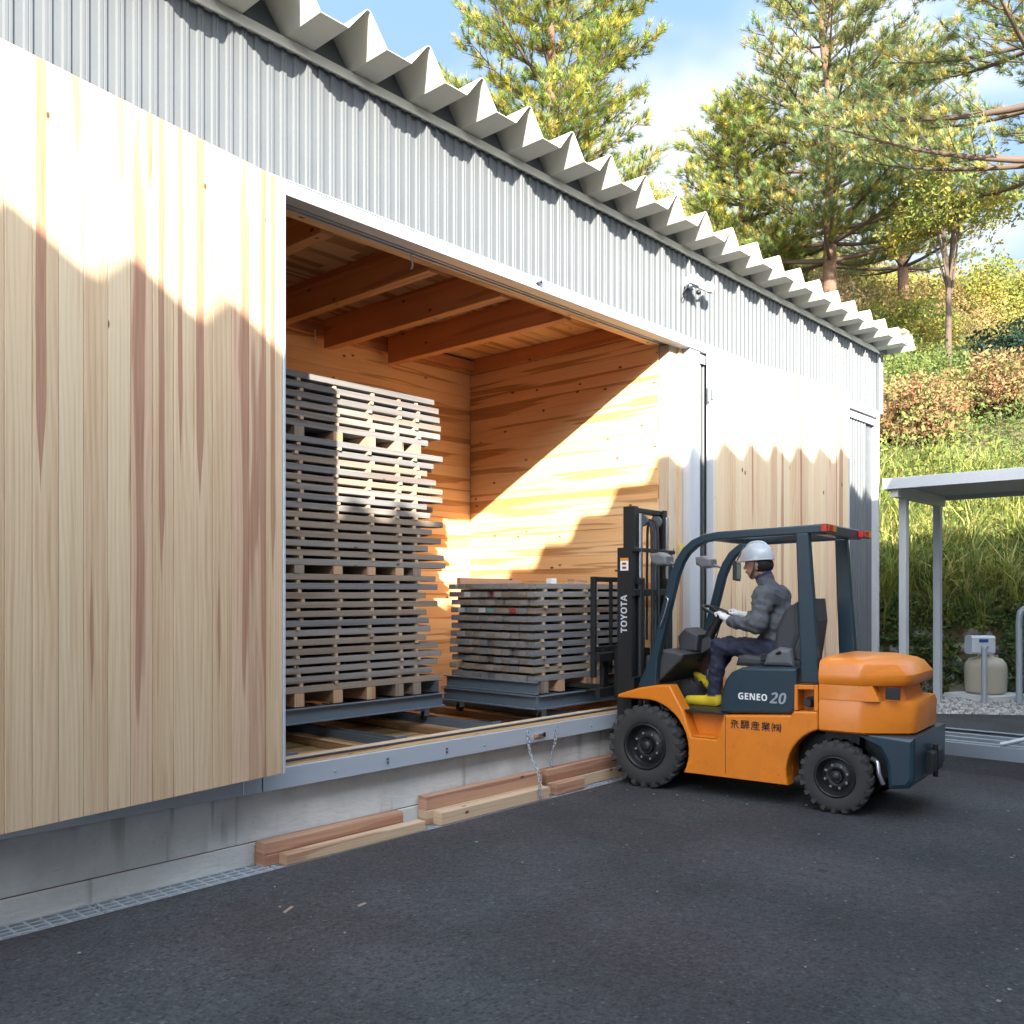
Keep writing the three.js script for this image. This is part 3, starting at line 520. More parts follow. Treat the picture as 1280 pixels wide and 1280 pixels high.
  mesh('hoop', tube([[0, -0.05, 0], [0, 0.7, 0], [0, 1.28, 0], [0.08, 1.40, 0], [0.3, 1.42, 0], [0.9, 1.42, 0], [1.12, 1.40, 0], [1.2, 1.28, 0], [1.2, 0.7, 0], [1.2, -0.05, 0]], 0.045, 60, 10), M.zinc, gt);
  mesh('infill_panel', span(0.06, 1.14, 0.25, 1.34, -0.006, 0.006, 0.002), M.slate, gt);
}

// ---------------------------------------------------------------- lift truck (x forward, y up, z to its right; the near side is -z)
const FK_POS = [6.997, 0, 0.48], FK_TURN = 95.2 * Math.PI / 180;
// stacked outlines [x, z] at heights y, closed below and above
function loft(rings) {
  const P = [], N = [], T = []; const tri = (a, b, c) => { const u = V3(...b).sub(V3(...a)), v = V3(...c).sub(V3(...a)), n = u.cross(v).normalize(); for (const p of [a, b, c]) { P.push(...p); N.push(n.x, n.y, n.z); T.push(p[0] + p[2], p[1]); } };
  const ring = rings.map(([y, pts]) => pts.map(([x, z, dy]) => [x, y + (dy || 0), z]));
  for (let k = 0; k + 1 < ring.length; k++) { const a = ring[k], b = ring[k + 1], n = a.length; for (let i = 0; i < n; i++) { const j = (i + 1) % n; tri(a[i], b[i], b[j]); tri(a[i], b[j], a[j]); } }
  const cap = (r, up) => { const c = [0, 1, 2].map((q) => r.reduce((s, p) => s + p[q], 0) / r.length); for (let i = 0; i < r.length; i++) { const j = (i + 1) % r.length; up ? tri(c, r[j], r[i]) : tri(c, r[i], r[j]); } };
  cap(ring[0], false); cap(ring[ring.length - 1], true); return toCreasedNormals(finish(P, N, T), 0.62);
}
const font = await new FontLoader().loadAsync('fonts/droid/droid_sans_bold.typeface.json');
function word(t, size, depth = 0.002) { const g = plain(new TextGeometry(t, { font, size, depth, curveSegments: 3, bevelEnabled: false })); g.computeBoundingBox(); const b = g.boundingBox; g.translate(-b.min.x, -b.min.y, 0); g.w = b.max.x - b.min.x; return g; }
const lift = thing('lift_truck', 'orange counterbalance lift truck with dark overhead guard, forks under the low pack', 'forklift', FK_POS, FK_TURN);
{
  const F = lift;
  const side = [[0.27, 0.735], [0.265, 0.762], [0.07, 0.828], [-0.10, 0.860], [-0.225, 0.868], [-0.345, 0.665], [-0.42, 0.462], [-0.635, 0.462], [-0.70, 0.66], [-1.235, 0.70], [-1.26, 0.735], [-1.442, 0.745], ...arc(-1.56, 0.27, 0.36, 71, -16, 9), [-1.212, 0.168], [-0.352, 0.165], ...arc(0, 0.345, 0.392, 207, 95, 12)];
  mesh('side_panel', slab(side, -0.55, -0.405, 0.014), M.orange, F);
  for (const e of [-1, 1]) mesh('filler_surround', merge([slab([[-1.262, 0.738], [-1.265, 0.932], [-1.288, 0.932], [-1.290, 0.744]], e < 0 ? -0.546 : 0.405, e < 0 ? -0.405 : 0.546, 0.004), slab([[-1.412, 0.748], [-1.412, 0.938], [-1.442, 0.940], [-1.442, 0.748]], e < 0 ? -0.546 : 0.405, e < 0 ? -0.405 : 0.546, 0.004), slab([[-1.2885, 0.900], [-1.2885, 0.932], [-1.4115, 0.938], [-1.4115, 0.905]], e < 0 ? -0.545 : 0.405, e < 0 ? -0.405 : 0.545, 0.004)]), M.orange, F);
  mesh('side_panel', slab(side, 0.405, 0.55, 0.014), M.orange, F);
  mesh('body_core', slab([[-0.30, 0.20], [-0.30, 0.655], [-0.66, 0.655], [-1.26, 0.70], [-1.262, 0.93], [-1.44, 0.93], [-1.44, 0.62], [-1.20, 0.62], [-1.20, 0.20]], -0.404, 0.404, 0.004), M.orange, F);
  mesh('chassis', merge([span(-2.0, 0.10, 0.24, 0.56, -0.27, 0.27, 0.02), span(-1.72, -1.40, 0.2, 0.34, -0.36, 0.36, 0.02), rod([0, 0.345, -0.40], [0, 0.345, 0.40], 0.09, 0.09, 14), span(-1.7, -1.45, 0.4, 0.60, -0.40, 0.40, 0.02)]), M.black, F);
  mesh('fuel_cap', merge([rod([-1.35, 0.795, -0.43], [-1.35, 0.80, -0.52], 0.034, 0.030, 14), rod([-1.35, 0.80, -0.40], [-1.35, 0.80, -0.45], 0.042, 0.042, 14)]), M.black, F);
  for (const [x, y] of [[-0.42, 0.24], [-0.80, 0.23], [-1.14, 0.24], [-0.78, 0.43], [-1.10, 0.45]]) mesh('panel_bolt', boltG, M.orange, F, [x, y, -0.5505]);
  mesh('panel_seam', span(-0.716, -0.712, 0.20, 0.655, -0.5512, -0.5495, 0.0003), M.black, F);
  // floor, cowl, pedals
  mesh('floor_plate', merge([span(-0.72, -0.16, 0.656, 0.672, -0.52, 0.52, 0.003), slab([[-0.16, 0.672], [-0.06, 0.86], [-0.045, 0.86], [-0.14, 0.656]], -0.52, 0.52)]), M.black, F);
  mesh('step_plate', span(-0.625, -0.43, 0.464, 0.472, -0.545, -0.408, 0.002), M.orange, F);
  mesh('front_cowl', merge([slab([[0.075, 0.74], [0.06, 1.09], [-0.09, 1.15], [-0.29, 1.115], [-0.27, 1.07], [-0.05, 0.87], [-0.02, 0.74]], -0.43, 0.43, 0.015), span(0.07, 0.10, 0.62, 0.9, -0.36, 0.36, 0.01)]), M.plastic, F);
  mesh('pedal', merge([span(-0.24, -0.22, 0.76, 0.86, 0.02, 0.10, 0.004), rod([-0.22, 0.80, 0.06], [-0.10, 0.90, 0.06], 0.01)]), M.black, F);
  mesh('pedal', merge([span(-0.24, -0.22, 0.76, 0.84, 0.16, 0.26, 0.004), rod([-0.22, 0.80, 0.2], [-0.10, 0.90, 0.2], 0.01)]), M.black, F);
  mesh('instrument_pod', merge([slab([[-0.12, 1.12], [-0.10, 1.25], [-0.17, 1.325], [-0.30, 1.27], [-0.28, 1.13]], -0.17, 0.12, 0.02), slab([[-0.28, 1.10], [-0.26, 1.22], [-0.36, 1.26], [-0.38, 1.16]], -0.08, 0.05, 0.012)]), M.plastic, F);
  // steering wheel
  const W = mesh('steering_wheel', merge([plain(new THREE.TorusGeometry(0.165, 0.014, 8, 36)), rod([-0.16, 0, 0], [0.16, 0, 0], 0.011), rod([0, 0, 0], [0, -0.16, 0], 0.011), new THREE.CylinderGeometry(0.04, 0.05, 0.04, 16).rotateX(Math.PI / 2)]), M.black, F, [-0.445, 1.45, -0.03]);
  W.quaternion.setFromUnitVectors(V3(0, 0, 1), V3(-0.395, 0.92, 0).normalize());
  mesh('steering_column', rod([-0.445, 1.44, -0.03], [-0.22, 1.05, -0.03], 0.035, 0.05, 12), M.black, F);
  for (let k = 0; k < 3; k++) mesh('lever', merge([rod([-0.22, 1.1, 0.16 + k * 0.06], [-0.30, 1.36, 0.16 + k * 0.06], 0.007), new THREE.SphereGeometry(0.018, 8, 6).translate(-0.30, 1.37, 0.16 + k * 0.06)]), M.black, F);
  // hood and seat
  const hood = mesh('hood', slab([[-0.645, 0.668], [-0.655, 0.82], [-0.685, 0.93], [-0.74, 1.0], [-0.83, 1.04], [-1.268, 1.055], [-1.268, 0.78], [-1.25, 0.725], [-1.20, 0.70]], -0.503, 0.503, 0.022), M.teal, F);
  { const a = word('GENEO', 0.052).rotateY(Math.PI), b = word('20', 0.085); b.applyMatrix4(new THREE.Matrix4().makeShear(0, 0, 0.2, 0, 0, 0)); b.rotateY(Math.PI); mesh('lettering', a.translate(-0.80, 0.79, -0.505), M.white, hood); mesh('lettering', b.translate(-1.055, 0.775, -0.505), std('grey outline print', 0.30, 0.32, 0.34, 0.5), hood); }
  const sp = (pts, z0, z1) => slab(pts, z0, z1, 0.035);
  mesh('seat_cushion', sp([[-0.66, 1.03], [-0.68, 1.115], [-0.74, 1.13], [-1.20, 1.10], [-1.20, 1.03]], -0.25, 0.25), M.plastic, F);
  mesh('seat_back', merge([sp([[-1.08, 1.08], [-1.10, 1.30], [-1.15, 1.50], [-1.19, 1.58], [-1.25, 1.58], [-1.27, 1.40], [-1.22, 1.07]], -0.24, 0.24), sp([[-0.99, 1.16], [-1.0, 1.34], [-1.08, 1.50], [-1.18, 1.56], [-1.2, 1.3], [-1.14, 1.12]], -0.26, -0.185), sp([[-0.99, 1.16], [-1.0, 1.34], [-1.08, 1.50], [-1.18, 1.56], [-1.2, 1.3], [-1.14, 1.12]], 0.185, 0.26)]), M.plastic, F);
  mesh('hip_restraint', sp([[-0.93, 1.05], [-0.96, 1.14], [-1.06, 1.20], [-1.16, 1.19], [-1.18, 1.05]], -0.335, -0.255), std('grey plastic', 0.11, 0.115, 0.12, 0.5), F);
  mesh('hip_restraint', sp([[-0.93, 1.05], [-0.96, 1.14], [-1.06, 1.20], [-1.16, 1.19], [-1.18, 1.05]], 0.255, 0.335), M.plastic, F);
  mesh('belt_buckle', merge([span(-0.98, -0.90, 1.08, 1.14, -0.30, -0.26, 0.01), rod([-0.98, 1.12, -0.29], [-1.08, 1.16, -0.345], 0.012)]), M.black, F);
  // overhead guard
  const gO = [[0.105, 0.832], [0.06, 0.93], [-0.01, 1.08], [-0.20, 1.79], [-0.248, 1.90], [-0.31, 1.99], [-0.39, 2.055], [-0.50, 2.10], [-0.62, 2.118], [-1.46, 2.14]];
  const gI = [[-1.46, 2.072], [-0.62, 2.05], [-0.52, 2.036], [-0.435, 2.0], [-0.365, 1.945], [-0.315, 1.87], [-0.272, 1.77], [-0.085, 1.07], [-0.07, 0.832]];
  for (const s of [-1, 1]) { const z = s < 0 ? [-0.50, -0.425] : [0.425, 0.50]; const p = mesh('guard_front_post', slab([...gO, ...gI], ...z, 0.012), M.teal, F); if (s < 0) mesh('grab_handle', tube([[-0.115, 1.36, -0.50], [-0.13, 1.355, -0.53], [-0.17, 1.45, -0.535], [-0.20, 1.56, -0.535], [-0.195, 1.58, -0.53], [-0.165, 1.59, -0.50]], 0.008, 30, 6), M.chrome, p);
    mesh('guard_rear_post', slab([[-1.255, 2.08], [-1.352, 2.08], [-1.436, 0.945], [-1.295, 0.945]], ...z, 0.012), M.teal, F); }
  mesh('guard_cross_member', span(-1.47, -1.36, 2.065, 2.145, -0.424, 0.424, 0.01), M.teal, F); mesh('guard_cross_member', span(-0.60, -0.54, 2.045, 2.11, -0.424, 0.424, 0.008), M.teal, F);
  for (let k = 0; k < 7; k++) { const z = -0.36 + k * 0.12; const b = mesh('guard_bar', span(-1.36, -0.60, 2.075, 2.105, z - 0.012, z + 0.012, 0.004), M.teal, F); }
  for (const z of [-0.455, 0.455]) { const l = mesh('tail_lamp', span(-1.52, -1.472, 2.075, 2.135, z - 0.11, z + 0.07, 0.006), M.black, F); mesh('lens', span(-1.530, -1.5205, 2.08, 2.13, z - 0.105, z - 0.01, 0.004), M.red, l); mesh('lens', span(-1.530, -1.5205, 2.08, 2.13, z - 0.008, z + 0.062, 0.004), M.amber, l); mesh('lens', span(-1.515, -1.475, 2.08, 2.13, z - 0.1145, z - 0.1105, 0.002), M.red, l); }
  // counterweight
  const out = (w, tail, t2) => { const h = [[-1.448, w], [-1.73, w], [-1.77, w * 0.985], [tail + 0.035, w * 0.66], [tail, w * 0.56]]; return [...h.map(([x, z]) => [x, -z]), ...h.reverse().map(([x, z]) => [x, z])].map(([x, z]) => [x, z]); };
  mesh('counterweight', loft([[0.602, out(0.53, -2.05)], [0.615, out(0.545, -2.07)], [0.80, out(0.545, -2.08)], [0.842, out(0.535, -2.065)], [0.8421, out(0.46, -1.99)], [0.95, out(0.45, -1.96)]]), M.orange, F);
  const cw2 = [[-1.448, -0.542], [-1.80, -0.542], [-1.87, -0.50], [-1.87, 0.50], [-1.80, 0.542], [-1.448, 0.542]];
  mesh('counterweight_shoulder', loft([[0.8425, cw2], [0.951, cw2.map(([x, z]) => [x < -1.5 ? x + 0.05 : x, z])]]), M.orange, F);
  mesh('counterweight_cap', loft([[0.953, out(0.54, -2.03)], [0.985, out(0.552, -2.05)], [1.03, out(0.552, -2.05)], [1.105, out(0.53, -1.99)], [1.128, out(0.50, -1.94)], [1.15, out(0.34, -1.86).map(([x, z]) => [x, z])]]), M.orange, F);
  mesh('grille', merge([span(-2.0, -1.90, 0.86, 0.945, -0.468, -0.455, 0.002)]), M.rubber, F);
  mesh('rear_bumper', slab([[-1.66, 0.60], [-1.78, 0.565], [-1.865, 0.50], [-1.915, 0.40], [-1.925, 0.22], [-2.06, 0.24], [-2.10, 0.30], [-2.105, 0.60]], -0.50, 0.50, 0.03), M.teal, F);
  mesh('tow_pin', merge([span(-2.15, -2.095, 0.30, 0.46, -0.16, 0.16, 0.012), rod([-2.135, 0.26, 0], [-2.135, 0.50, 0], 0.02)]), M.black, F);
  mesh('exhaust_pipe', tube([[-1.80, 0.42, -0.44], [-1.85, 0.40, -0.48], [-1.865, 0.32, -0.49], [-1.89, 0.25, -0.48]], 0.018, 16, 8), M.chrome, F);
  // wheels
  function wheel(x, y, z, R, w, n, s) {
    const rimR = R * 0.56, hw = w / 2;
    const lathe = (p) => plain(new THREE.LatheGeometry(p.map((q) => new THREE.Vector2(...q)), 40).rotateX(Math.PI / 2));
    const rim = mesh('wheel', lathe([[rimR * 0.30, hw * 0.15], [rimR * 0.34, hw * 0.45], [rimR * 0.5, hw * 0.42], [rimR * 0.72, hw * 0.28], [rimR * 0.78, hw * 0.05], [rimR * 0.86, hw * 0.5], [rimR * 0.90, hw * 0.86], [rimR, hw * 0.95], [rimR * 1.01, hw * 0.6], [rimR * 1.01, -hw * 0.9], [rimR * 0.8, -hw * 0.9], [0.001, -hw * 0.5]].map(([a, b]) => [a, b])), M.black, lift, [x, y, z]);
    if (s < 0) rim.rotation.y = Math.PI;
    mesh('hub_cap', merge([new THREE.CylinderGeometry(rimR * 0.30, rimR * 0.32, hw * 0.8, 20).rotateX(Math.PI / 2).translate(0, 0, hw * 0.25), new THREE.SphereGeometry(rimR * 0.24, 16, 8).scale(1, 1, 0.5).translate(0, 0, hw * 0.62)]), M.black, rim);
    for (let i = 0; i < 8; i++) { const a = i * Math.PI / 4 + 0.3, g = boltG; const b = mesh('lug_nut', g, M.chrome, rim, [Math.cos(a) * rimR * 0.56, Math.sin(a) * rimR * 0.56, hw * 0.44]); b.scale.set(1.2, 1.2, 1.6); }
    const side = [[rimR * 1.0, hw * 0.80], [rimR * 1.06, hw * 0.95], [R * 0.72, hw * 1.0], [R * 0.84, hw * 0.98], [R * 0.92, hw * 0.86], [R * 0.955, hw * 0.66]];
    const ty = mesh('tyre', lathe([...side, [R * 0.962, 0], ...side.slice().reverse().map(([a, b]) => [a, -b])]), M.tyre, rim);
    const lug = [];
    for (let i = 0; i < n; i++) for (const q of [-1, 1]) {
      const g = merge([span(-0.5, 0.5, -R * 0.045, R * 0.045, -hw * 0.5, hw * 0.42, 0.004).scale(R * 0.135, 1, 1), span(-0.5, 0.5, -R * 0.12, R * 0.03, hw * 0.36, hw * 0.5, 0.003).scale(R * 0.135, 1, 1)]);
      g.rotateY(q * 0.30); if (q < 0) g.scale(1, 1, -1);
      const a = (i + (q > 0 ? 0 : 0.5)) / n * 2 * Math.PI; g.translate(0, R * 0.952, q * hw * 0.48); g.rotateZ(a); lug.push(g);
    }
    const tr = mesh('tread', merge(lug), M.tyre, rim); tr.userData.kind = 'stuff';
    return rim;
  }
  wheel(0, 0.345, -0.475, 0.345, 0.20, 22, -1); wheel(0, 0.345, 0.475, 0.345, 0.20, 22, 1);
  wheel(-1.56, 0.27, -0.455, 0.27, 0.17, 20, -1); wheel(-1.56, 0.27, 0.455, 0.27, 0.17, 20, 1);
  // mast
  const uch = (z, s, x0, x1, y0, y1) => merge([span(x0, x1, y0, y1, s < 0 ? z : z - 0.014, s < 0 ? z + 0.014 : z, 0.003), span(x0, x0 + 0.016, y0, y1, s < 0 ? z + 0.0145 : z - 0.07, s < 0 ? z + 0.07 : z - 0.0145, 0.002), span(x1 - 0.016, x1, y0, y1, s < 0 ? z + 0.0145 : z - 0.07, s < 0 ? z + 0.07 : z - 0.0145, 0.002)]);
  for (const s of [-1, 1]) {
    const o = mesh('mast_outer_rail', uch(s * 0.385, s, 0.225, 0.368, 0.14, 2.02), M.black, F);
    mesh('mast_inner_rail', uch(s * 0.305, s, 0.24, 0.355, 0.30, 2.385), M.black, F);
    mesh('lift_cylinder', merge([rod([0.215, 0.35, s * 0.25], [0.215, 1.72, s * 0.25], 0.03, 0.03, 12), span(0.19, 0.24, 1.70, 1.76, s * 0.25 - 0.04, s * 0.25 + 0.04, 0.01)]), M.black, F);
    mesh('cylinder_rod', rod([0.215, 1.76, s * 0.25], [0.215, 2.32, s * 0.25], 0.016, 0.016, 12), M.chrome, F);
    mesh('lift_chain', span(0.262, 0.29, 0.9, 2.26, s * 0.13 - 0.012, s * 0.13 + 0.012, 0.002), M.darkSteel, F);
    mesh('chain_wheel', new THREE.CylinderGeometry(0.055, 0.055, 0.03, 18).rotateX(Math.PI / 2).translate(0.26, 2.27, s * 0.13), M.darkSteel, F);
    mesh('hose', tube([[0.20, 0.7, s * 0.06], [0.20, 1.6, s * 0.06], [0.21, 2.20, s * 0.06], [0.26, 2.28, s * 0.06], [0.31, 2.2, s * 0.06], [0.32, 1.2, s * 0.06]], 0.012, 40, 6), M.rubber, F);
    const h = mesh('headlamp', merge([slab([[-0.02, 1.885], [-0.01, 1.955], [-0.10, 1.965], [-0.17, 1.93], [-0.17, 1.86], [-0.08, 1.85]], s * 0.43 - 0.075, s * 0.43 + 0.075, 0.02), rod([-0.16, 1.88, s * 0.43], [-0.22, 1.86, s * 0.455], 0.012)]), std('grey lamp shell', 0.14, 0.14, 0.145, 0.4), F);
    mesh('lens', span(-0.012, -0.004, 1.885, 1.945, s * 0.43 - 0.05, s * 0.43 + 0.05, 0.003), M.white, h);
    mesh('tilt_cylinder', rod([0.20, 0.62, s * 0.33], [-0.12, 0.52, s * 0.33], 0.035, 0.035, 12), M.black, F);
  }
  mesh('mast_cross_member', merge([span(0.26, 0.34, 2.335, 2.38, -0.29, 0.29, 0.006), span(0.20, 0.222, 1.985, 2.02, -0.385, 0.385, 0.005)]), M.black, F);
  mesh('mast_cross_member', merge([span(0.20, 0.222, 1.60, 1.66, -0.385, 0.385, 0.005), span(0.20, 0.222, 0.75, 0.9, -0.385, 0.385, 0.005), span(0.1, 0.2, 0.55, 0.74, -0.2, 0.2, 0.02)]), M.black, F);
  const lt = word('TOYOTA', 0.062).rotateZ(Math.PI / 2); lt.rotateY(Math.PI); mesh('lettering', lt.translate(0.268, 1.28, -0.387), std('silver print', 0.55, 0.57, 0.6, 0.4), F);
  const st = mesh('warning_label', span(0.255, 0.335, 1.82, 1.93, -0.389, -0.386, 0.001), M.white, F); mesh('label_band', span(0.255, 0.335, 1.905, 1.93, -0.3905, -0.3892, 0.0005), M.amber, st); mesh('label_print', span(0.275, 0.315, 1.87, 1.89, -0.3905, -0.3892, 0.0005), M.rust, st); mesh('label_print', span(0.275, 0.315, 1.835, 1.855, -0.3905, -0.3892, 0.0005), M.rust, st);
  // carriage, backrest, forks
  mesh('carriage', merge([span(0.50, 0.545, 0.70, 0.79, -0.46, 0.46, 0.006), span(0.50, 0.545, 1.02, 1.10, -0.46, 0.46, 0.006), span(0.38, 0.50, 0.68, 1.12, -0.22, -0.18, 0.006), span(0.38, 0.50, 0.68, 1.12, 0.18, 0.22, 0.006)]), M.black, F);
  mesh('load_backrest', merge([span(0.555, 0.60, 0.88, 1.77, -0.46, -0.415, 0.005), span(0.555, 0.60, 0.88, 1.77, 0.415, 0.46, 0.005), span(0.56, 0.595, 1.725, 1.77, -0.414, 0.414, 0.005), span(0.56, 0.595, 1.10, 1.15, -0.414, 0.414, 0.005), span(0.565, 0.59, 0.90, 1.75, -0.16, -0.125, 0.004), span(0.565, 0.59, 0.90, 1.75, 0.125, 0.16, 0.004)]), M.black, F);
  for (const z of [-0.27, 0.25]) mesh('fork', merge([span(0.55, 0.59, 0.76, 1.13, z - 0.05, z + 0.05, 0.004), slab([[0.55, 0.765], [1.50, 0.772], [1.56, 0.785], [1.50, 0.79], [0.60, 0.803], [0.55, 0.803]], z - 0.05, z + 0.05, 0.003)]), M.black, F);
  mesh('rear_view_mirror', merge([slab([[-0.40, 1.74], [-0.40, 1.90], [-0.43, 1.91], [-0.44, 1.73]], 0.30, 0.40, 0.01), rod([-0.42, 1.90, 0.35], [-0.46, 2.06, 0.44], 0.008)]), M.plastic, F);
  const mg = F.children[F.children.length - 1]; mesh('mirror_glass', span(-0.4445, -0.441, 1.75, 1.89, 0.305, 0.395, 0.002), std('pale mirror', 0.62, 0.68, 0.66, 0.12, 0.6), mg);
  // company name on the side panel, five characters drawn stroke by stroke on a ten by ten grid
  const K = [
    [[[1, 1.2], [6, 1.2], [6.4, 4.5], [7.5, 7.5], [9.5, 9.2]], [[8.6, 1.6], [6.8, 2.8]], [[6.8, 3.4], [8.8, 4.6]], [[4.4, 2.4], [1, 3.8]], [[0.6, 5.2], [5.6, 5.0]], [[2.7, 3.6], [2.7, 7], [1, 9.6]], [[4.6, 3], [4.6, 9.6]]],
    [[[1, 0.6], [1, 6]], [[1, 0.8], [4.4, 0.8]], [[1, 2.4], [4.2, 2.4]], [[1, 4], [4.2, 4]], [[2.7, 0.8], [2.7, 5.8]], [[1, 5.8], [4.6, 5.8], [4.3, 9.2], [3.4, 9]], [[0.7, 7.2], [0.7, 9]], [[1.8, 7.2], [1.9, 8.6]], [[3, 7.2], [3.2, 8.4]], [[5.6, 0.4], [6, 1.6]], [[7.4, 0.4], [7.4, 1.6]], [[9, 0.4], [8.6, 1.6]], [[5.6, 2.2], [9.2, 2.2], [9.2, 5.8], [5.6, 5.8], [5.6, 2.2]], [[5.6, 4], [9.2, 4]], [[5, 7.4], [9.8, 7.4]], [[7.4, 2.2], [7.4, 9.8]]],
    [[[5, 0.2], [5, 1.4]], [[1.4, 1.6], [8.8, 1.6]], [[3.4, 1.8], [3.9, 3]], [[6.8, 1.8], [6.2, 3]], [[0.8, 3.4], [9.4, 3.4]], [[1.6, 3.4], [1.5, 6.5], [0.6, 9.4]], [[3.8, 4.2], [3, 6]], [[3.4, 5], [8.8, 5]], [[3.4, 7.1], [8.6, 7.1]], [[2.4, 9.2], [9.6, 9.2]], [[6, 4.2], [6, 9.2]]],
    [[[3.8, 0.4], [3.8, 2]], [[6.2, 0.4], [6.2, 2]], [[1.6, 0.8], [2.4, 2]], [[8.4, 0.8], [7.6, 2]], [[0.8, 2.2], [9.2, 2.2]], [[3.2, 2.6], [3.6, 3.6]], [[6.8, 2.6], [6.4, 3.6]], [[1.4, 3.8], [8.6, 3.8]], [[1.8, 5.1], [8.2, 5.1]], [[0.6, 6.5], [9.4, 6.5]], [[5, 3.8], [5, 9.8]], [[4.6, 6.7], [1, 9.2]], [[5.4, 6.7], [9, 9.2]]],
    [[[1.2, 0.6], [0.2, 3], [0.2, 7], [1.2, 9.6]], [[8.8, 0.6], [9.8, 3], [9.8, 7], [8.8, 9.6]], [[1.6, 3], [4, 3]], [[2.8, 1.6], [2.8, 8.6]], [[2.7, 3.6], [1.5, 6]], [[2.9, 3.6], [4, 5]], [[5.4, 1.8], [4.9, 3]], [[5, 3], [8.6, 3]], [[4.6, 5], [9, 5]], [[6.8, 1.6], [6.8, 8.8]], [[6.7, 5.2], [4.8, 8]], [[6.9, 5.2], [8.8, 8]]]];
  K.forEach((strokes, i) => {
    const S = 0.0072, g = [];
    for (const st of strokes) for (let k = 0; k + 1 < st.length; k++) { const [x0, y0] = st[k], [x1, y1] = st[k + 1], l = Math.hypot(x1 - x0, y1 - y0) + 0.8; const b = bar(l * S, 0.98 * S, 0.002, 0.0001); b.rotateZ(Math.atan2(-(y1 - y0), x1 - x0)); b.translate((x0 + x1) / 2 * S, -(y0 + y1) / 2 * S, k * 0.0001); g.push(b); }
    const c = merge(g); c.rotateY(Math.PI); mesh('lettering', c.translate(-0.755 - i * 0.084, 0.635, -0.5515), M.black, F);
  });
}
// paper tag hanging by the jamb
{ const t = thing('hanging_tag', 'small yellow and white card hanging on the pale timber jamb', 'card', [7.81, 2.02, 0.03]); mesh('card', span(-0.03, 0.03, -0.13, 0.0, 0, 0.006, 0.001), M.white, t); mesh('band', span(-0.03, 0.03, 0.001, 0.09, 0, 0.007, 0.001), std('yellow card', 0.62, 0.50, 0.06, 0.7), t); }

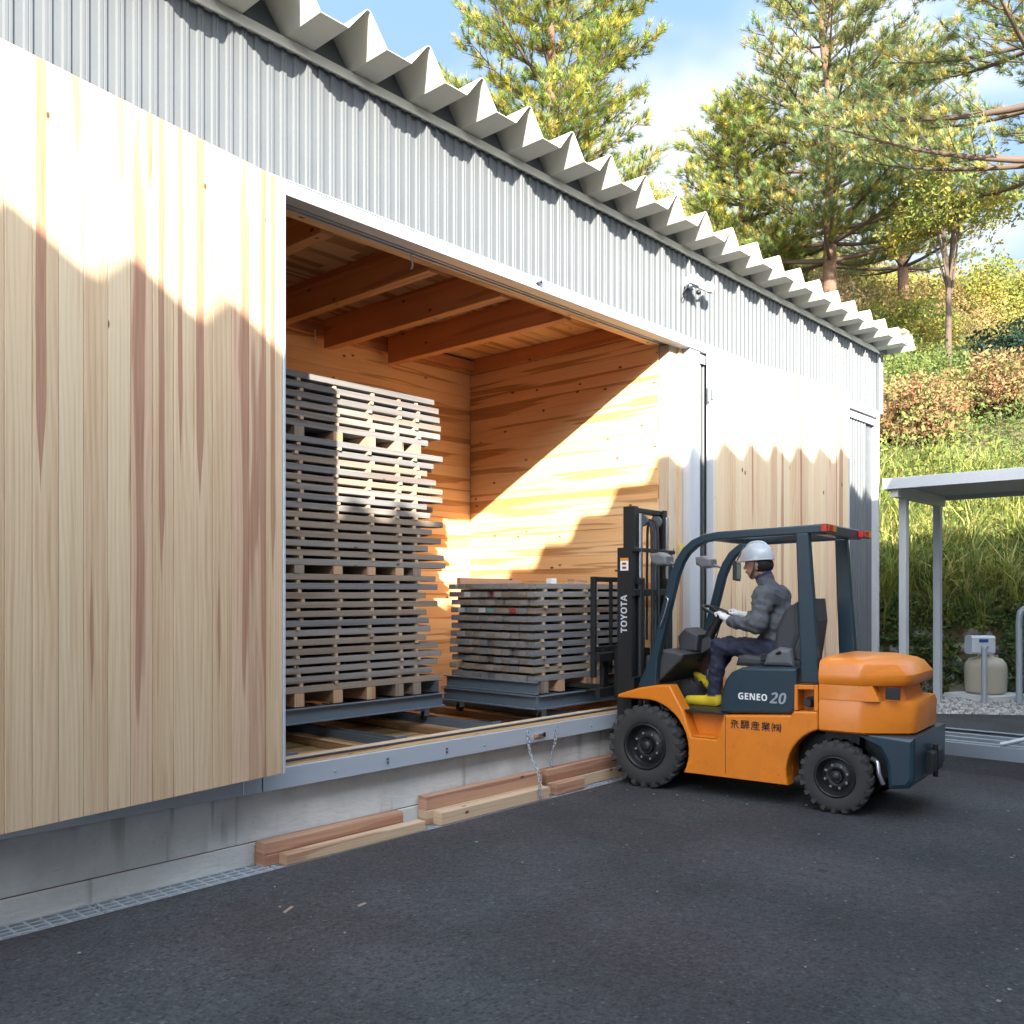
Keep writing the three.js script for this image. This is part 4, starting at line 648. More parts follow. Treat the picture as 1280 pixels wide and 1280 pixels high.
// ---------------------------------------------------------------- the driver
const person = thing('person', 'driver in white helmet, grey work jacket, navy trousers and yellow shoes, gloved hands on wheel', 'person', FK_POS, FK_TURN);
{
  const SK = [0.50, 0.28, 0.19], JK = [0.092, 0.098, 0.108], TR = [0.020, 0.026, 0.052], GL = [0.72, 0.72, 0.70], YE = [0.72, 0.52, 0.02], NV = [0.018, 0.024, 0.075], HR = [0.018, 0.015, 0.013], SO = [0.04, 0.05, 0.09];
  function sdf(bones, c, half, res, k, wrinkle = 0) {
    const mc = new MarchingCubes(res, M.white, false, false, 400000); mc.isolation = 0;
    const hs = res / 2, pre = bones.map(([a, b, ra, rb, col]) => ({ a, d: [b[0] - a[0], b[1] - a[1], b[2] - a[2]], l: (b[0] - a[0]) ** 2 + (b[1] - a[1]) ** 2 + (b[2] - a[2]) ** 2 || 1e-9, ra, rb, col }));
    const ev = (x, y, z, want) => { let m = 1e9, best = 1e9, col = null; for (const b of pre) { const px = x - b.a[0], py = y - b.a[1], pz = z - b.a[2]; const t = Math.max(0, Math.min(1, (px * b.d[0] + py * b.d[1] + pz * b.d[2]) / b.l)); const dd = Math.hypot(px - b.d[0] * t, py - b.d[1] * t, pz - b.d[2] * t) - mix(b.ra, b.rb, t); if (dd < best) { best = dd; col = b.col; } const h = Math.max(k - Math.abs(m - dd), 0) / k; m = Math.min(m, dd) - h * h * k * 0.25; } return want ? col : m; };
    for (let z = 0; z < res; z++) for (let y = 0; y < res; y++) for (let x = 0; x < res; x++) { const X = c[0] + (x - hs) / hs * half, Y = c[1] + (y - hs) / hs * half, Z = c[2] + (z - hs) / hs * half; let v = ev(X, Y, Z); if (wrinkle && Math.abs(v) < 0.05) { const sh = sst(0.78, 0.86, Y); v += wrinkle * sh * (1.6 * (vn(X * 17 + Z * 13 + 40, Y * 34 - X * 12 + 40, 601) - 0.5) + 0.9 * (vn(X * 40 + Y * 22 + 40, Z * 38 + Y * 30 + 40, 602) - 0.5)); } mc.field[x + y * res + z * res * res] = -v; }
    mc.update(); const n = mc.count, P = new Float32Array(n * 3), C = new Float32Array(n * 3), U = new Float32Array(n * 2);
    for (let i = 0; i < n; i++) { const p = [0, 1, 2].map((q) => mc.positionArray[i * 3 + q] * half + c[q]); P.set(p, i * 3); C.set(ev(...p, true), i * 3); U[i * 2] = p[0] + p[2]; U[i * 2 + 1] = p[1]; }
    const g = new THREE.BufferGeometry(); g.setAttribute('position', new THREE.BufferAttribute(P, 3)); g.setAttribute('normal', new THREE.BufferAttribute(mc.normalArray.slice(0, n * 3).map((v) => v), 3)); g.setAttribute('color', new THREE.BufferAttribute(C, 3)); g.setAttribute('uv', new THREE.BufferAttribute(U, 2));
    return g;
  }
  const z = -0.03;
  const trunk = [
    [[-0.98, 1.20, z - 0.06], [-0.98, 1.20, z + 0.06], 0.105, 0.105, JK], [[-0.965, 1.22, z], [-0.955, 1.40, z], 0.145, 0.15, JK], [[-0.925, 1.36, z - 0.06], [-0.90, 1.54, z - 0.07], 0.105, 0.105, JK], [[-0.925, 1.36, z + 0.06], [-0.90, 1.54, z + 0.07], 0.105, 0.105, JK],
    [[-0.895, 1.585, z - 0.13], [-0.895, 1.585, z + 0.13], 0.10, 0.10, JK], [[-0.87, 1.64, z], [-0.835, 1.725, z], 0.085, 0.064, JK], [[-0.83, 1.735, z], [-0.822, 1.752, z], 0.060, 0.057, NV], [[-0.825, 1.74, z], [-0.795, 1.82, z], 0.050, 0.050, SK],
    [[-0.895, 1.605, z - 0.18], [-0.865, 1.375, -0.285], 0.086, 0.070, JK], [[-0.865, 1.375, -0.285], [-0.645, 1.385, -0.235], 0.068, 0.050, JK], [[-0.645, 1.385, -0.235], [-0.56, 1.412, -0.205], 0.033, 0.030, GL],
    [[-0.885, 1.60, z + 0.175], [-0.82, 1.38, 0.225], 0.080, 0.066, JK], [[-0.82, 1.38, 0.225], [-0.625, 1.425, 0.165], 0.060, 0.044, JK], [[-0.625, 1.425, 0.165], [-0.55, 1.44, 0.14], 0.033, 0.030, GL],
    [[-0.97, 1.165, z - 0.09], [-0.48, 1.175, -0.14], 0.098, 0.068, TR], [[-0.48, 1.175, -0.14], [-0.425, 0.80, -0.13], 0.068, 0.055, TR],
    [[-0.97, 1.165, z + 0.09], [-0.46, 1.175, 0.09], 0.098, 0.068, TR], [[-0.46, 1.175, 0.09], [-0.335, 0.90, 0.08], 0.068, 0.054, TR],
    [[-0.428, 0.78, -0.13], [-0.43, 0.74, -0.13], 0.042, 0.042, YE], [[-0.445, 0.722, -0.13], [-0.20, 0.712, -0.14], 0.040, 0.036, YE], [[-0.455, 0.690, -0.13], [-0.19, 0.688, -0.14], 0.016, 0.014, SO],
    [[-0.325, 0.87, 0.08], [-0.335, 0.80, 0.08], 0.042, 0.042, YE], [[-0.345, 0.78, 0.08], [-0.17, 0.90, 0.075], 0.038, 0.034, YE]];
  const parts = [sdf(trunk, [-0.63, 1.23, -0.02], 0.70, 120, 0.045, 0.013)];
  // head, facing forward and a little down
  const hx = -0.775, hy = 1.862;
  parts.push(sdf([
    [[hx - 0.015, hy + 0.035, z], [hx + 0.02, hy + 0.03, z], 0.088, 0.082, SK], [[hx + 0.035, hy - 0.03, z], [hx + 0.052, hy - 0.095, z], 0.056, 0.030, SK], [[hx + 0.05, hy - 0.055, z - 0.02], [hx + 0.05, hy - 0.055, z + 0.02], 0.042, 0.042, SK],
    [[hx + 0.098, hy + 0.01, z], [hx + 0.117, hy - 0.028, z], 0.010, 0.014, SK], [[hx + 0.098, hy - 0.062, z - 0.016], [hx + 0.098, hy - 0.062, z + 0.016], 0.009, 0.009, [0.30, 0.12, 0.09]],
    [[hx + 0.088, hy + 0.012, z - 0.032], [hx + 0.09, hy + 0.012, z - 0.032], 0.011, 0.011, HR], [[hx + 0.088, hy + 0.012, z + 0.032], [hx + 0.09, hy + 0.012, z + 0.032], 0.011, 0.011, HR],
    [[hx - 0.02, hy - 0.005, z - 0.086], [hx - 0.015, hy - 0.035, z - 0.082], 0.018, 0.012, SK], [[hx - 0.02, hy - 0.005, z + 0.086], [hx - 0.015, hy - 0.035, z + 0.082], 0.018, 0.012, SK],
    [[hx - 0.05, hy - 0.005, z - 0.035], [hx - 0.05, hy - 0.005, z + 0.035], 0.064, 0.064, HR], [[hx - 0.05, hy - 0.02, z], [hx - 0.048, hy - 0.045, z], 0.052, 0.044, HR],
    [[hx - 0.03, hy - 0.07, z], [hx - 0.045, hy - 0.13, z], 0.052, 0.05, SK]], [hx, hy - 0.02, z], 0.165, 84, 0.018));
  // hands closed on the rim
  const hand = (p, w, s) => {   // p palm, w wrist, s side
    const bones = [[w, p, 0.030, 0.030, GL], [[p[0] + 0.004, p[1] - 0.004, p[2] - 0.022], [p[0] + 0.004, p[1] - 0.004, p[2] + 0.022], 0.022, 0.022, GL]];
    const n = [-0.395, 0.92], t = [0.92, 0.395];
    for (let k = 0; k < 4; k++) {
      const dz = -0.030 + k * 0.020, L = [0.9, 1.0, 0.96, 0.8][s < 0 ? 3 - k : k], b = [p[0] + 0.018, p[1] + 0.008, p[2] + dz];
      const m1 = [b[0] + t[0] * 0.030 * L + n[0] * 0.012, b[1] + t[1] * 0.030 * L + n[1] * 0.012, b[2]], m2 = [m1[0] + t[0] * 0.020 * L - n[0] * 0.016, m1[1] + t[1] * 0.020 * L - n[1] * 0.016, b[2]], m3 = [m2[0] - t[0] * 0.012 - n[0] * 0.018 * L, m2[1] - t[1] * 0.012 - n[1] * 0.018 * L, b[2]];
      bones.push([b, m1, 0.0105, 0.0098, GL], [m1, m2, 0.0098, 0.0092, GL], [m2, m3, 0.0092, 0.0085, GL]);
    }
    const q = [p[0] - 0.002, p[1] - 0.005, p[2] - s * 0.03], q1 = [q[0] + 0.022, q[1] + 0.004, q[2] - s * 0.016], q2 = [q1[0] + 0.028, q1[1] + 0.006, q1[2] + s * 0.002];
    bones.push([q, q1, 0.013, 0.0115, GL], [q1, q2, 0.0115, 0.0095, GL]);
    return sdf(bones, [p[0] + 0.005, p[1], p[2]], 0.105, 64, 0.006);
  };
  parts.push(hand([-0.535, 1.432, -0.190], [-0.60, 1.40, -0.215], -1), hand([-0.525, 1.448, 0.118], [-0.59, 1.433, 0.150], 1));
  const body = mergeGeometries(parts, false);
  mesh('body', body, new THREE.MeshStandardMaterial({ name: 'work clothes and skin', vertexColors: true, roughness: 0.8, map: GRAIN }), person);
  const hm = new THREE.MeshPhysicalMaterial({ name: 'white grey helmet shell', color: new THREE.Color().setRGB(0.60, 0.63, 0.65), roughness: 0.3, clearcoat: 0.6 });
  const shell = new THREE.SphereGeometry(1, 32, 16, 0, 6.2832, 0, 1.60).scale(0.142, 0.145, 0.118);
  const brim = []; { const pts = []; for (let i = 0; i < 36; i++) { const a = i / 36 * 6.2832, c = Math.cos(a), k = c > 0 ? 1 + 0.22 * c * c : 1; pts.push([0.146 * c * k, 0.122 * Math.sin(a)]); } brim.push(plan(pts, -0.012, 0.002, 0.003)); }
  const ridge = merge([tube([[-0.12, 0.075, 0], [-0.05, 0.141, 0], [0.05, 0.141, 0], [0.125, 0.07, 0]], 0.012, 20, 6)]);
  const he = mesh('helmet', merge([shell, ...brim, ridge]), hm, person, [-0.765, 1.902, z]); he.rotation.z = -0.06;
  mesh('chin_strap', tube([[-0.02, -0.02, -0.105], [0.0, -0.07, -0.085], [0.045, -0.135, -0.05], [0.055, -0.150, 0], [0.045, -0.135, 0.05], [0.0, -0.07, 0.085], [-0.02, -0.02, 0.105]], 0.006, 30, 5), std('blue grey strap', 0.07, 0.11, 0.13, 0.7), he);
}

// ---------------------------------------------------------------- vegetation
const leafMat = (name, rough = 0.9) => new THREE.MeshPhysicalMaterial({ name, color: 0xffffff, roughness: rough, transmission: 0.4, thickness: 0, side: THREE.DoubleSide, specularIntensity: 0.3 });
function triGeo(P) { const N = []; for (let i = 0; i < P.length; i += 9) { const a = V3(P[i], P[i + 1], P[i + 2]), n = V3(P[i + 3], P[i + 4], P[i + 5]).sub(a).cross(V3(P[i + 6], P[i + 7], P[i + 8]).sub(a)).normalize(); for (let k = 0; k < 3; k++) N.push(n.x, n.y, n.z); } return finish(P, N, new Array(P.length / 3 * 2).fill(0)); }
function tuftGeo(seed, n, len, wid, open) {      // a shoot with needles all round, pointing up y
  const r = rng(seed), P = [];
  for (let i = 0; i < n; i++) { const a = r() * 6.283, el = rr(open * 0.4, open, r), y0 = rr(-0.06, 0.08, r), L = len * rr(0.7, 1.15, r), d = [Math.cos(a) * Math.sin(el), Math.cos(el), Math.sin(a) * Math.sin(el)], s = [-Math.sin(a) * wid, 0, Math.cos(a) * wid]; P.push(s[0], y0, s[2], -s[0], y0, -s[2], d[0] * L, y0 + d[1] * L, d[2] * L); }
  return triGeo(P);
}
function clumpGeo(seed, n, rad, leaf, flat = 1) { // leaf-sized diamonds through a ball
  const r = rng(seed), P = [];
  for (let i = 0; i < n; i++) {
    const u = V3(rr(-1, 1, r), rr(-1, 1, r), rr(-1, 1, r)); if (u.length() > 1) u.normalize(); u.multiplyScalar(rad); u.y *= flat;
    const d = V3(rr(-1, 1, r), rr(-0.6, 1, r), rr(-1, 1, r)).normalize(), s = V3(rr(-1, 1, r), rr(-1, 1, r), rr(-1, 1, r)).cross(d).normalize(), L = leaf * rr(0.6, 1.3, r);
    const a = u.clone(), b = u.clone().addScaledVector(d, L * 0.5).addScaledVector(s, L * 0.27), c = u.clone().addScaledVector(d, L), e = u.clone().addScaledVector(d, L * 0.5).addScaledVector(s, -L * 0.27);
    P.push(...a.toArray(), ...b.toArray(), ...c.toArray(), ...a.toArray(), ...c.toArray(), ...e.toArray());
  }
  return triGeo(P);
}
function grassGeo(seed, n, h, wid, spread) {
  const r = rng(seed), P = [];
  for (let i = 0; i < n; i++) { const a = r() * 6.283, x = rr(-spread, spread, r), z = rr(-spread, spread, r), H = h * rr(0.55, 1.15, r), lean = H * rr(0.1, 0.75, r), w = wid * rr(0.6, 1.2, r), cx = Math.cos(a), cz = Math.sin(a), sx = -cz * w, sz = cx * w; const m = [x + cx * lean * 0.35, H * 0.62, z + cz * lean * 0.35], t = [x + cx * lean, H * rr(0.75, 1, r), z + cz * lean]; P.push(x + sx, 0, z + sz, x - sx, 0, z - sz, m[0] + sx, m[1], m[2] + sz, x - sx, 0, z - sz, m[0] - sx, m[1], m[2] - sz, m[0] + sx, m[1], m[2] + sz, m[0] + sx, m[1], m[2] + sz, m[0] - sx, m[1], m[2] - sz, ...t); }
  return triGeo(P);
}
function scatter(name, geo, mat, items, parent, ud) {
  const m = new THREE.InstancedMesh(geo, mat, items.length); m.name = name; m.castShadow = m.receiveShadow = true; const M4 = new THREE.Matrix4(), c = new THREE.Color();
  items.forEach(([p, q, s, col], i) => { M4.compose(p, q, Array.isArray(s) ? V3(...s) : V3(s, s, s)); m.setMatrixAt(i, M4); m.setColorAt(i, c.setRGB(...col)); });
  m.userData = ud; parent.add(m); return m;
}
const Q = (d, roll = 0) => { const q = new THREE.Quaternion().setFromUnitVectors(V3(0, 1, 0), d.clone().normalize()); return q.multiply(new THREE.Quaternion().setFromAxisAngle(V3(0, 1, 0), roll)); };
const needleMat = leafMat('pine needles'), broadMat = leafMat('leaves');
const TUFT = tuftGeo(401, 26, 0.185, 0.0085, 1.15);
function pine(label, x, z, h, o) {
  const r = rng(o.seed), y0 = terrain(x, z) - 0.2, t = thing('pine_tree', label, 'tree', [x, y0, z], 0, 'trees on the hillside'), items = [], limbs = [];
  const cv = new THREE.CatmullRomCurve3([0, 0.3, 0.6, 0.85, 1].map((k) => V3(rr(-0.25, 0.25, r) * k, h * k, rr(-0.25, 0.25, r) * k))), seg = 28, rad = (k) => o.r * Math.pow(1 - k * 0.96, 0.8) + 0.012;
  const TP = []; for (let i = 0; i < seg; i++) { const a = cv.getPoint(i / seg), b = cv.getPoint((i + 1) / seg); TP.push(rod(a.toArray(), b.toArray(), rad(i / seg), rad((i + 1) / seg), 9, false)); }
  mesh('trunk', merge(TP), M.bark, t);
  const pal = o.pal, col = () => { const c = pal[Math.floor(Math.pow(r(), 1.2) * pal.length)], k = rr(0.75, 1.2, r); return c.map((v) => v * k); };
  const put = (p, d) => items.push([p, Q(d.clone().add(V3(rr(-0.5, 0.5, r), rr(0, 0.6, r), rr(-0.5, 0.5, r))), r() * 6), rr(0.75, 1.35, r) * (o.ts || 1), col()]);
  for (let y = o.y0; y < h - 0.2; y += o.step * rr(0.7, 1.3, r)) {
    const k = (y - o.y0) / (h - o.y0), n = o.nb + Math.floor(r() * 2), ph = r() * 6.28;
    for (let b = 0; b < n; b++) {
      const az = ph + b / n * 6.283 + rr(-0.35, 0.35, r), L = o.len(k) * rr(0.65, 1.1, r), base = cv.getPoint(Math.min(1, y / h)), dir = V3(Math.cos(az), 0, Math.sin(az)); if (L < 0.25) continue;
      const rise = mix(o.rise0, o.rise1, k), P = (s) => base.clone().addScaledVector(dir, L * s).add(V3(0, L * (rise * s + 0.22 * s * s), 0));
      const br = 0.012 + 0.016 * L; for (let s = 0; s < 5; s++) limbs.push(rod(P(s / 5).toArray(), P((s + 1) / 5).toArray(), br * (1 - s / 5.5), br * (1 - (s + 1) / 5.5), 5, false));
      const ns = Math.max(3, Math.round(L * o.sub));
      for (let s = 0; s < ns; s++) {
        const q = mix(0.28, 1, (s + r() * 0.6) / ns), p0 = P(Math.min(1, q)), sd = (s % 2 ? 1 : -1), l2 = L * rr(0.18, 0.36, r) * (1.25 - q * 0.6), a2 = az + sd * rr(0.5, 1.1, r), d2 = V3(Math.cos(a2), rr(0.15, 0.65, r), Math.sin(a2)).normalize();
        const p1 = p0.clone().addScaledVector(d2, l2); limbs.push(rod(p0.toArray(), p1.toArray(), 0.014, 0.006, 4, false));
        const nt = Math.max(3, Math.round(l2 * o.tuft * 1.35)); for (let i = 0; i < nt; i++) { const f = (i + 0.6) / nt; put(p0.clone().addScaledVector(d2, l2 * f).add(V3(rr(-0.14, 0.14, r), rr(-0.05, 0.14, r), rr(-0.14, 0.14, r))), d2.clone().add(V3(0, 0.5, 0))); }
      }
      put(P(1), dir.clone().add(V3(0, 0.8, 0)));
    }
  }
  for (let i = 0; i < 5; i++) put(cv.getPoint(1 - i * 0.012), V3(0, 1, 0));
  const lm = mesh('branches', merge(limbs), M.twig, t); lm.userData.kind = 'stuff';
  scatter('crown', TUFT, needleMat, items, t, { kind: 'stuff' });
  return items.length;
}
const PAL1 = [[0.20, 0.27, 0.055], [0.26, 0.31, 0.06], [0.34, 0.36, 0.06], [0.40, 0.36, 0.055], [0.13, 0.20, 0.06], [0.44, 0.36, 0.05]], PAL2 = [[0.20, 0.28, 0.11], [0.26, 0.32, 0.11], [0.15, 0.23, 0.10], [0.32, 0.35, 0.11], [0.42, 0.37, 0.10], [0.46, 0.36, 0.09]];
const V = (u, t) => { const a = Math.atan(1040 / 1150), c = Math.cos(a), s = Math.sin(a), w = (u - 640) / 1150; return [(c + s * w) * t, 4.86 + (-s + c * w) * t]; };   // photo column and distance to a place on the ground
{
  let n = 0;
  n += pine('bushy sunlit pine standing right behind the folded roof', ...V(688, 24), 14.2, { seed: 411, r: 0.20, y0: 3.2, step: 0.5, nb: 5, len: (k) => 3.3 * Math.pow(1 - k, 0.75) + 0.3, rise0: 0.15, rise1: 0.75, sub: 5, tuft: 8, pal: PAL1 });
  n += pine('tall pine with a bare reddish trunk beyond the roof end', ...V(1036, 28), 12.2, { seed: 412, r: 0.22, y0: 2.4, step: 0.5, nb: 4, len: (k) => 4.1 * Math.pow(1 - k, 0.7) + 0.3, rise0: 0.02, rise1: 0.65, sub: 4.4, tuft: 7.5, pal: PAL2 });
  n += pine('open pine reaching long flat boughs over the canopy', ...V(1335, 21), 15.5, { seed: 413, r: 0.25, y0: 5.2, step: 1.15, nb: 7, len: (k) => 5.4 * Math.pow(1 - k, 0.45) + 0.4, rise0: -0.02, rise1: 0.2, sub: 3.4, tuft: 5, pal: PAL2 });
  n += pine('smaller pine partly hidden between the tall pine and open pine', ...V(1130, 34), 10.5, { seed: 414, r: 0.20, y0: 1.6, step: 0.6, nb: 6, len: (k) => 3.4 * Math.pow(1 - k, 0.7) + 0.3, rise0: 0.05, rise1: 0.6, sub: 3.4, tuft: 6, pal: PAL2 });
  n += pine('short pine low on the slope behind the roof corner', ...V(925, 30), 7.4, { seed: 415, r: 0.15, y0: 0.8, step: 0.42, nb: 6, len: (k) => 2.6 * Math.pow(1 - k, 0.7) + 0.3, rise0: 0.1, rise1: 0.6, sub: 5, tuft: 8, pal: PAL1 });
}
const LEAF = clumpGeo(421, 34, 0.34, 0.13, 0.8), LEAFS = clumpGeo(422, 26, 0.16, 0.075, 0.8), LEAF2 = clumpGeo(423, 44, 0.32, 0.085, 0.85);
function bush(name, label, cat, x, z, rx, ry, n, pal, seed, geo = LEAF, sc = 1, group, lift = 0, trunkH = 0) {
  const r = rng(seed), y = terrain(x, z), t = thing(name, label, cat, [x, y, z], 0, group), items = [], st = [];
  for (let i = 0; i < n; i++) { const a = r() * 6.283, e = Math.acos(rr(-0.25, 1, r)), q = Math.pow(r(), 0.45) * (0.78 + 0.35 * fbm(a * 1.4 + 3, e * 2, seed, 3)); const p = V3(Math.cos(a) * Math.sin(e) * rx * q, lift + ry * 0.25 + Math.cos(e) * ry * q, Math.sin(a) * Math.sin(e) * rx * q); const c = pal[Math.floor(r() * pal.length)], k = rr(0.7, 1.2, r); items.push([p, Q(V3(rr(-1, 1, r), 1, rr(-1, 1, r)), r() * 6), sc * rr(0.6, 1.25, r), c.map((v) => v * k)]); }
  for (let i = 0; i < 5; i++) { const a = r() * 6.283, k = rr(0.2, 0.6, r); st.push(rod([rr(-0.08, 0.08, r), trunkH ? trunkH * 0.6 : -0.2, rr(-0.08, 0.08, r)], [Math.cos(a) * rx * k, lift + ry * rr(0.5, 0.9, r), Math.sin(a) * rx * k], 0.035, 0.012, 5, false)); }
  if (trunkH) mesh('trunk', merge([rod([0, -0.3, 0], [0.05, trunkH * 0.6, 0], 0.10, 0.075, 8, false), rod([0.05, trunkH * 0.6, 0], [0.3, trunkH * 1.25, 0.1], 0.07, 0.04, 7, false), rod([0.05, trunkH * 0.6, 0], [-0.25, trunkH * 1.25, -0.1], 0.06, 0.04, 7, false)]), M.twig, t);
  const s = mesh('stems', merge(st), M.twig, t); s.userData.kind = 'stuff';
  scatter(trunkH ? 'crown' : 'foliage', geo, broadMat, items, t, { kind: 'stuff' }); return t;
}
const RUST = [[0.30, 0.15, 0.07], [0.34, 0.20, 0.09], [0.26, 0.15, 0.065], [0.28, 0.24, 0.09], [0.20, 0.20, 0.06]], GOLD = [[0.34, 0.32, 0.06], [0.25, 0.28, 0.06], [0.42, 0.34, 0.07], [0.17, 0.22, 0.05]], DARK = [[0.02, 0.05, 0.03], [0.03, 0.065, 0.035], [0.022, 0.045, 0.028]];
bush('broadleaf_tree', 'slim broadleaf tree with a forked trunk and thin yellow green leaves', 'tree', ...V(1185, 25), 1.9, 2.2, 260, GOLD, 431, LEAFS, 1.5, 'trees on the hillside', 3.8, 4.0);
bush('shrub', 'large rust-brown shrub on the bank beside the building corner', 'shrub', ...V(1140, 20.3), 1.25, 1.25, 420, RUST, 432, LEAFS, 1.3, 'shrubs on the bank', 0.1);
bush('shrub', 'spreading russet shrub on the bank above the canopy', 'shrub', ...V(1245, 21.5), 1.5, 1.1, 420, RUST, 433, LEAFS, 1.3, 'shrubs on the bank', 0.2);
bush('shrub', 'dark green evergreen shrub showing above the russet shrub', 'shrub', ...V(1268, 26), 1.5, 1.5, 300, DARK, 434, LEAF, 1, 'shrubs on the bank', 0.2);
bush('shrub', 'yellow green shrub on the slope under the small pine', 'shrub', ...V(1120, 30), 2.0, 1.4, 300, GOLD, 435, LEAF, 1, 'shrubs on the bank', 0.1);
bush('shrub', 'yellow green shrub on the slope above the dark evergreen shrub', 'shrub', ...V(1225, 36), 2.6, 1.8, 360, GOLD, 436, LEAF, 1.2, 'shrubs on the bank', 0.1);
{
  const r = rng(441), place = (dmin, dmax, smin, smax) => { const d = dmin + (dmax - dmin) * r(), s = rr(smin, smax, r); return [13.0 + 0.83 * (d + 2.5) + 0.56 * s, 0.71 - 0.56 * (d + 2.5) + 0.83 * s, d, s]; };
  // undergrowth over the hillside
  const hill = []; const pals = [[0.13, 0.18, 0.045], [0.20, 0.23, 0.05], [0.30, 0.29, 0.06], [0.36, 0.29, 0.08], [0.26, 0.27, 0.07], [0.40, 0.26, 0.11], [0.42, 0.31, 0.15]];
  for (let i = 0; i < 30000; i++) { const [x, z, d] = place(2.2, 60, -22, 34); const f = fbm(x * 0.12, z * 0.12, 451, 3), g = fbm(x * 0.5, z * 0.5, 452, 2); const c = pals[Math.floor(Math.max(0, Math.min(0.999, (f - 0.5) * 1.9 + 0.5 + (r() - 0.5) * 0.5)) * pals.length)], k = rr(0.7, 1.2, r); hill.push([V3(x, terrain(x, z) + rr(0.0, 0.7, r) * g * 2, z), Q(V3(rr(-1, 1, r), 1.2, rr(-1, 1, r)), r() * 6), rr(0.8, 1.7, r) * (0.75 + d * 0.015), c.map((v) => v * k)]); }
  scatter('hillside_undergrowth', LEAF2, broadMat, hill, scene, { kind: 'stuff', label: 'autumn undergrowth of green, gold and rust covering the hillside', category: 'undergrowth' });
  // tall grass on the bank
  const GR = [grassGeo(461, 9, 0.75, 0.011, 0.12), grassGeo(462, 7, 0.95, 0.013, 0.10)], gp = [[0.22, 0.26, 0.05], [0.30, 0.31, 0.06], [0.15, 0.21, 0.045], [0.42, 0.37, 0.12], [0.12, 0.17, 0.04]];
  for (let k = 0; k < 2; k++) { const items = []; for (let i = 0; i < 4500; i++) { const [x, z, d] = place(0.25, 4.5, -5, 14); const c = gp[Math.floor(r() * gp.length)], q = rr(0.75, 1.2, r); items.push([V3(x, terrain(x, z) - 0.04, z), Q(V3(-0.25 + rr(-0.3, 0.3, r), 1, rr(-0.3, 0.3, r)), r() * 6), rr(0.6, 1.1, r), c.map((v) => v * q)]); } scatter(k ? 'bank_grass_tall' : 'bank_grass', GR[k], broadMat, items, scene, { kind: 'stuff', label: k ? 'taller arching grass blades growing on the sloping bank' : 'dense green and yellow grass covering the sloping bank', category: 'grass' }); }
  const weeds = []; for (let i = 0; i < 3200; i++) { const [x, z, d] = place(0.3, 5.5, -5, 14); if (fbm(x * 0.9, z * 0.9, 491, 3) < 0.47) continue; const c = pals[Math.floor(r() * pals.length)], k = rr(0.6, 1.1, r); weeds.push([V3(x, terrain(x, z) + rr(0.05, 0.4, r), z), Q(V3(rr(-1, 1, r), 1, rr(-1, 1, r)), r() * 6), rr(0.7, 1.4, r), c.map((v) => v * k)]); }
  scatter('bank_weeds', LEAFS, broadMat, weeds, scene, { kind: 'stuff', label: 'leafy weeds growing among the grass on the bank', category: 'weeds' });
  // stones of the retaining wall, each its own piece
  const wall = thing('stone_wall', 'low rough stone retaining wall overgrown with ivy at the bank foot', 'wall'), sg = []; for (let v = 0; v < 5; v++) { const g = new THREE.IcosahedronGeometry(0.15, 1), p = g.attributes.position; for (let i = 0; i < p.count; i++) { const a = V3(p.getX(i), p.getY(i), p.getZ(i)), k = 0.8 + 0.5 * fbm(a.x * 9 + v * 7, a.y * 9 + a.z * 7, 470 + v, 2); p.setXYZ(i, a.x * k * 1.15, a.y * k * 0.85, a.z * k); } g.computeVertexNormals(); sg.push(g); }
  const sm = [M.stone, paint('grey stone', 0.30, 0.295, 0.285, 0.9), paint('brown stone', 0.20, 0.175, 0.14, 0.95)];
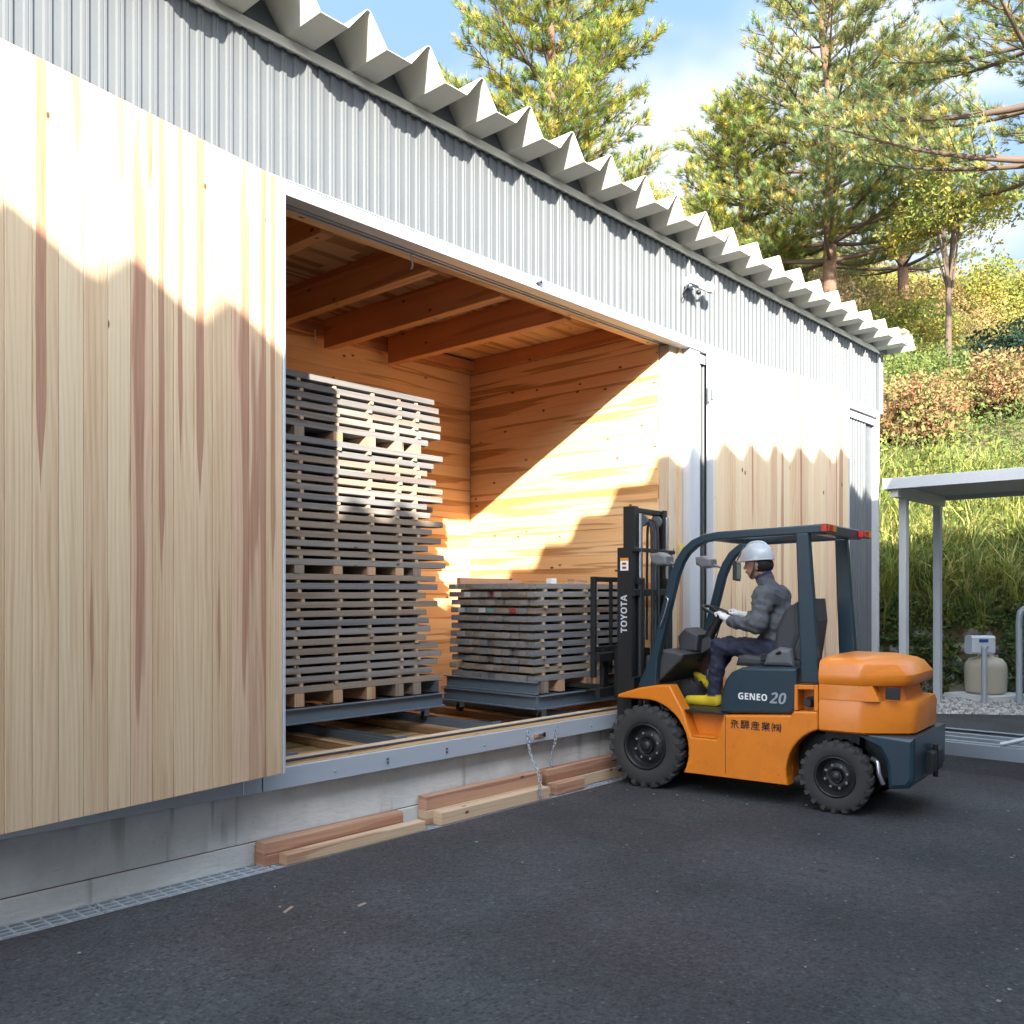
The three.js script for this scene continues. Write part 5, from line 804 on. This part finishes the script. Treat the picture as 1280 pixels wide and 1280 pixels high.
  for (let row = 0; row < 5; row++) for (let s = -3.4; s < 6.4; s += 0.27) { const ss = s + (row % 2) * 0.13 + rr(-0.05, 0.05, r), d = 0.05 + row * 0.085 + rr(-0.04, 0.04, r), x = 13.0 + 0.83 * (d + 2.5) + 0.56 * ss, z = 0.71 - 0.56 * (d + 2.5) + 0.83 * ss; const m = mesh('stone', sg[Math.floor(r() * 5)], sm[Math.floor(r() * 3)], wall, [x, 0.06 + row * 0.215, z]); m.rotation.set(rr(-0.4, 0.4, r), r() * 6.28, rr(-0.3, 0.3, r)); m.scale.setScalar(rr(0.75, 1.2, r)); }
  // ivy and weeds over the wall
  const ivy = []; const ip = [[0.05, 0.10, 0.03], [0.08, 0.14, 0.035], [0.14, 0.18, 0.04], [0.20, 0.19, 0.05]];
  for (let i = 0; i < 3600; i++) { const s = rr(-4, 9, r), y = Math.pow(r(), 0.8) * 1.45, thick = fbm(s * 1.2, y * 1.6, 481, 3); if (thick < 0.42 && y < 1.1) continue; const d = -0.12 + y * 0.36 + rr(-0.08, 0.06, r), x = 13.0 + 0.83 * (d + 2.5) + 0.56 * s, z = 0.71 - 0.56 * (d + 2.5) + 0.83 * s; const c = ip[Math.floor(r() * ip.length)], k = rr(0.7, 1.2, r); ivy.push([V3(x, y + 0.02, z), Q(V3(-0.8 + rr(-0.5, 0.5, r), 0.6, 0.5 + rr(-0.5, 0.5, r)), r() * 6), rr(0.6, 1.2, r), c.map((v) => v * k)]); }
  scatter('wall_ivy', LEAFS, broadMat, ivy, scene, { kind: 'stuff', label: 'ivy and weeds hanging over the stone retaining wall', category: 'ivy' });
  // small distant shed roof on the slope
  const [sx, sz] = V(1228, 22.5), sy = terrain(sx, sz), sh = thing('hillside_shed', 'small pale shed roof half hidden in the russet shrubs', 'shed', [sx, sy, sz], -0.75);
  mesh('wall', span(-0.9, 0.9, -0.6, 0.22, -0.5, 0.5, 0.01), M.twig, sh); mesh('roof', slab([[-1.05, 0.16], [1.05, 0.52], [1.05, 0.56], [-1.05, 0.20]], -0.7, 0.7), paint('pale roof sheet', 0.40, 0.385, 0.35, 0.7), sh);
}
renderer.render(scene, camera);
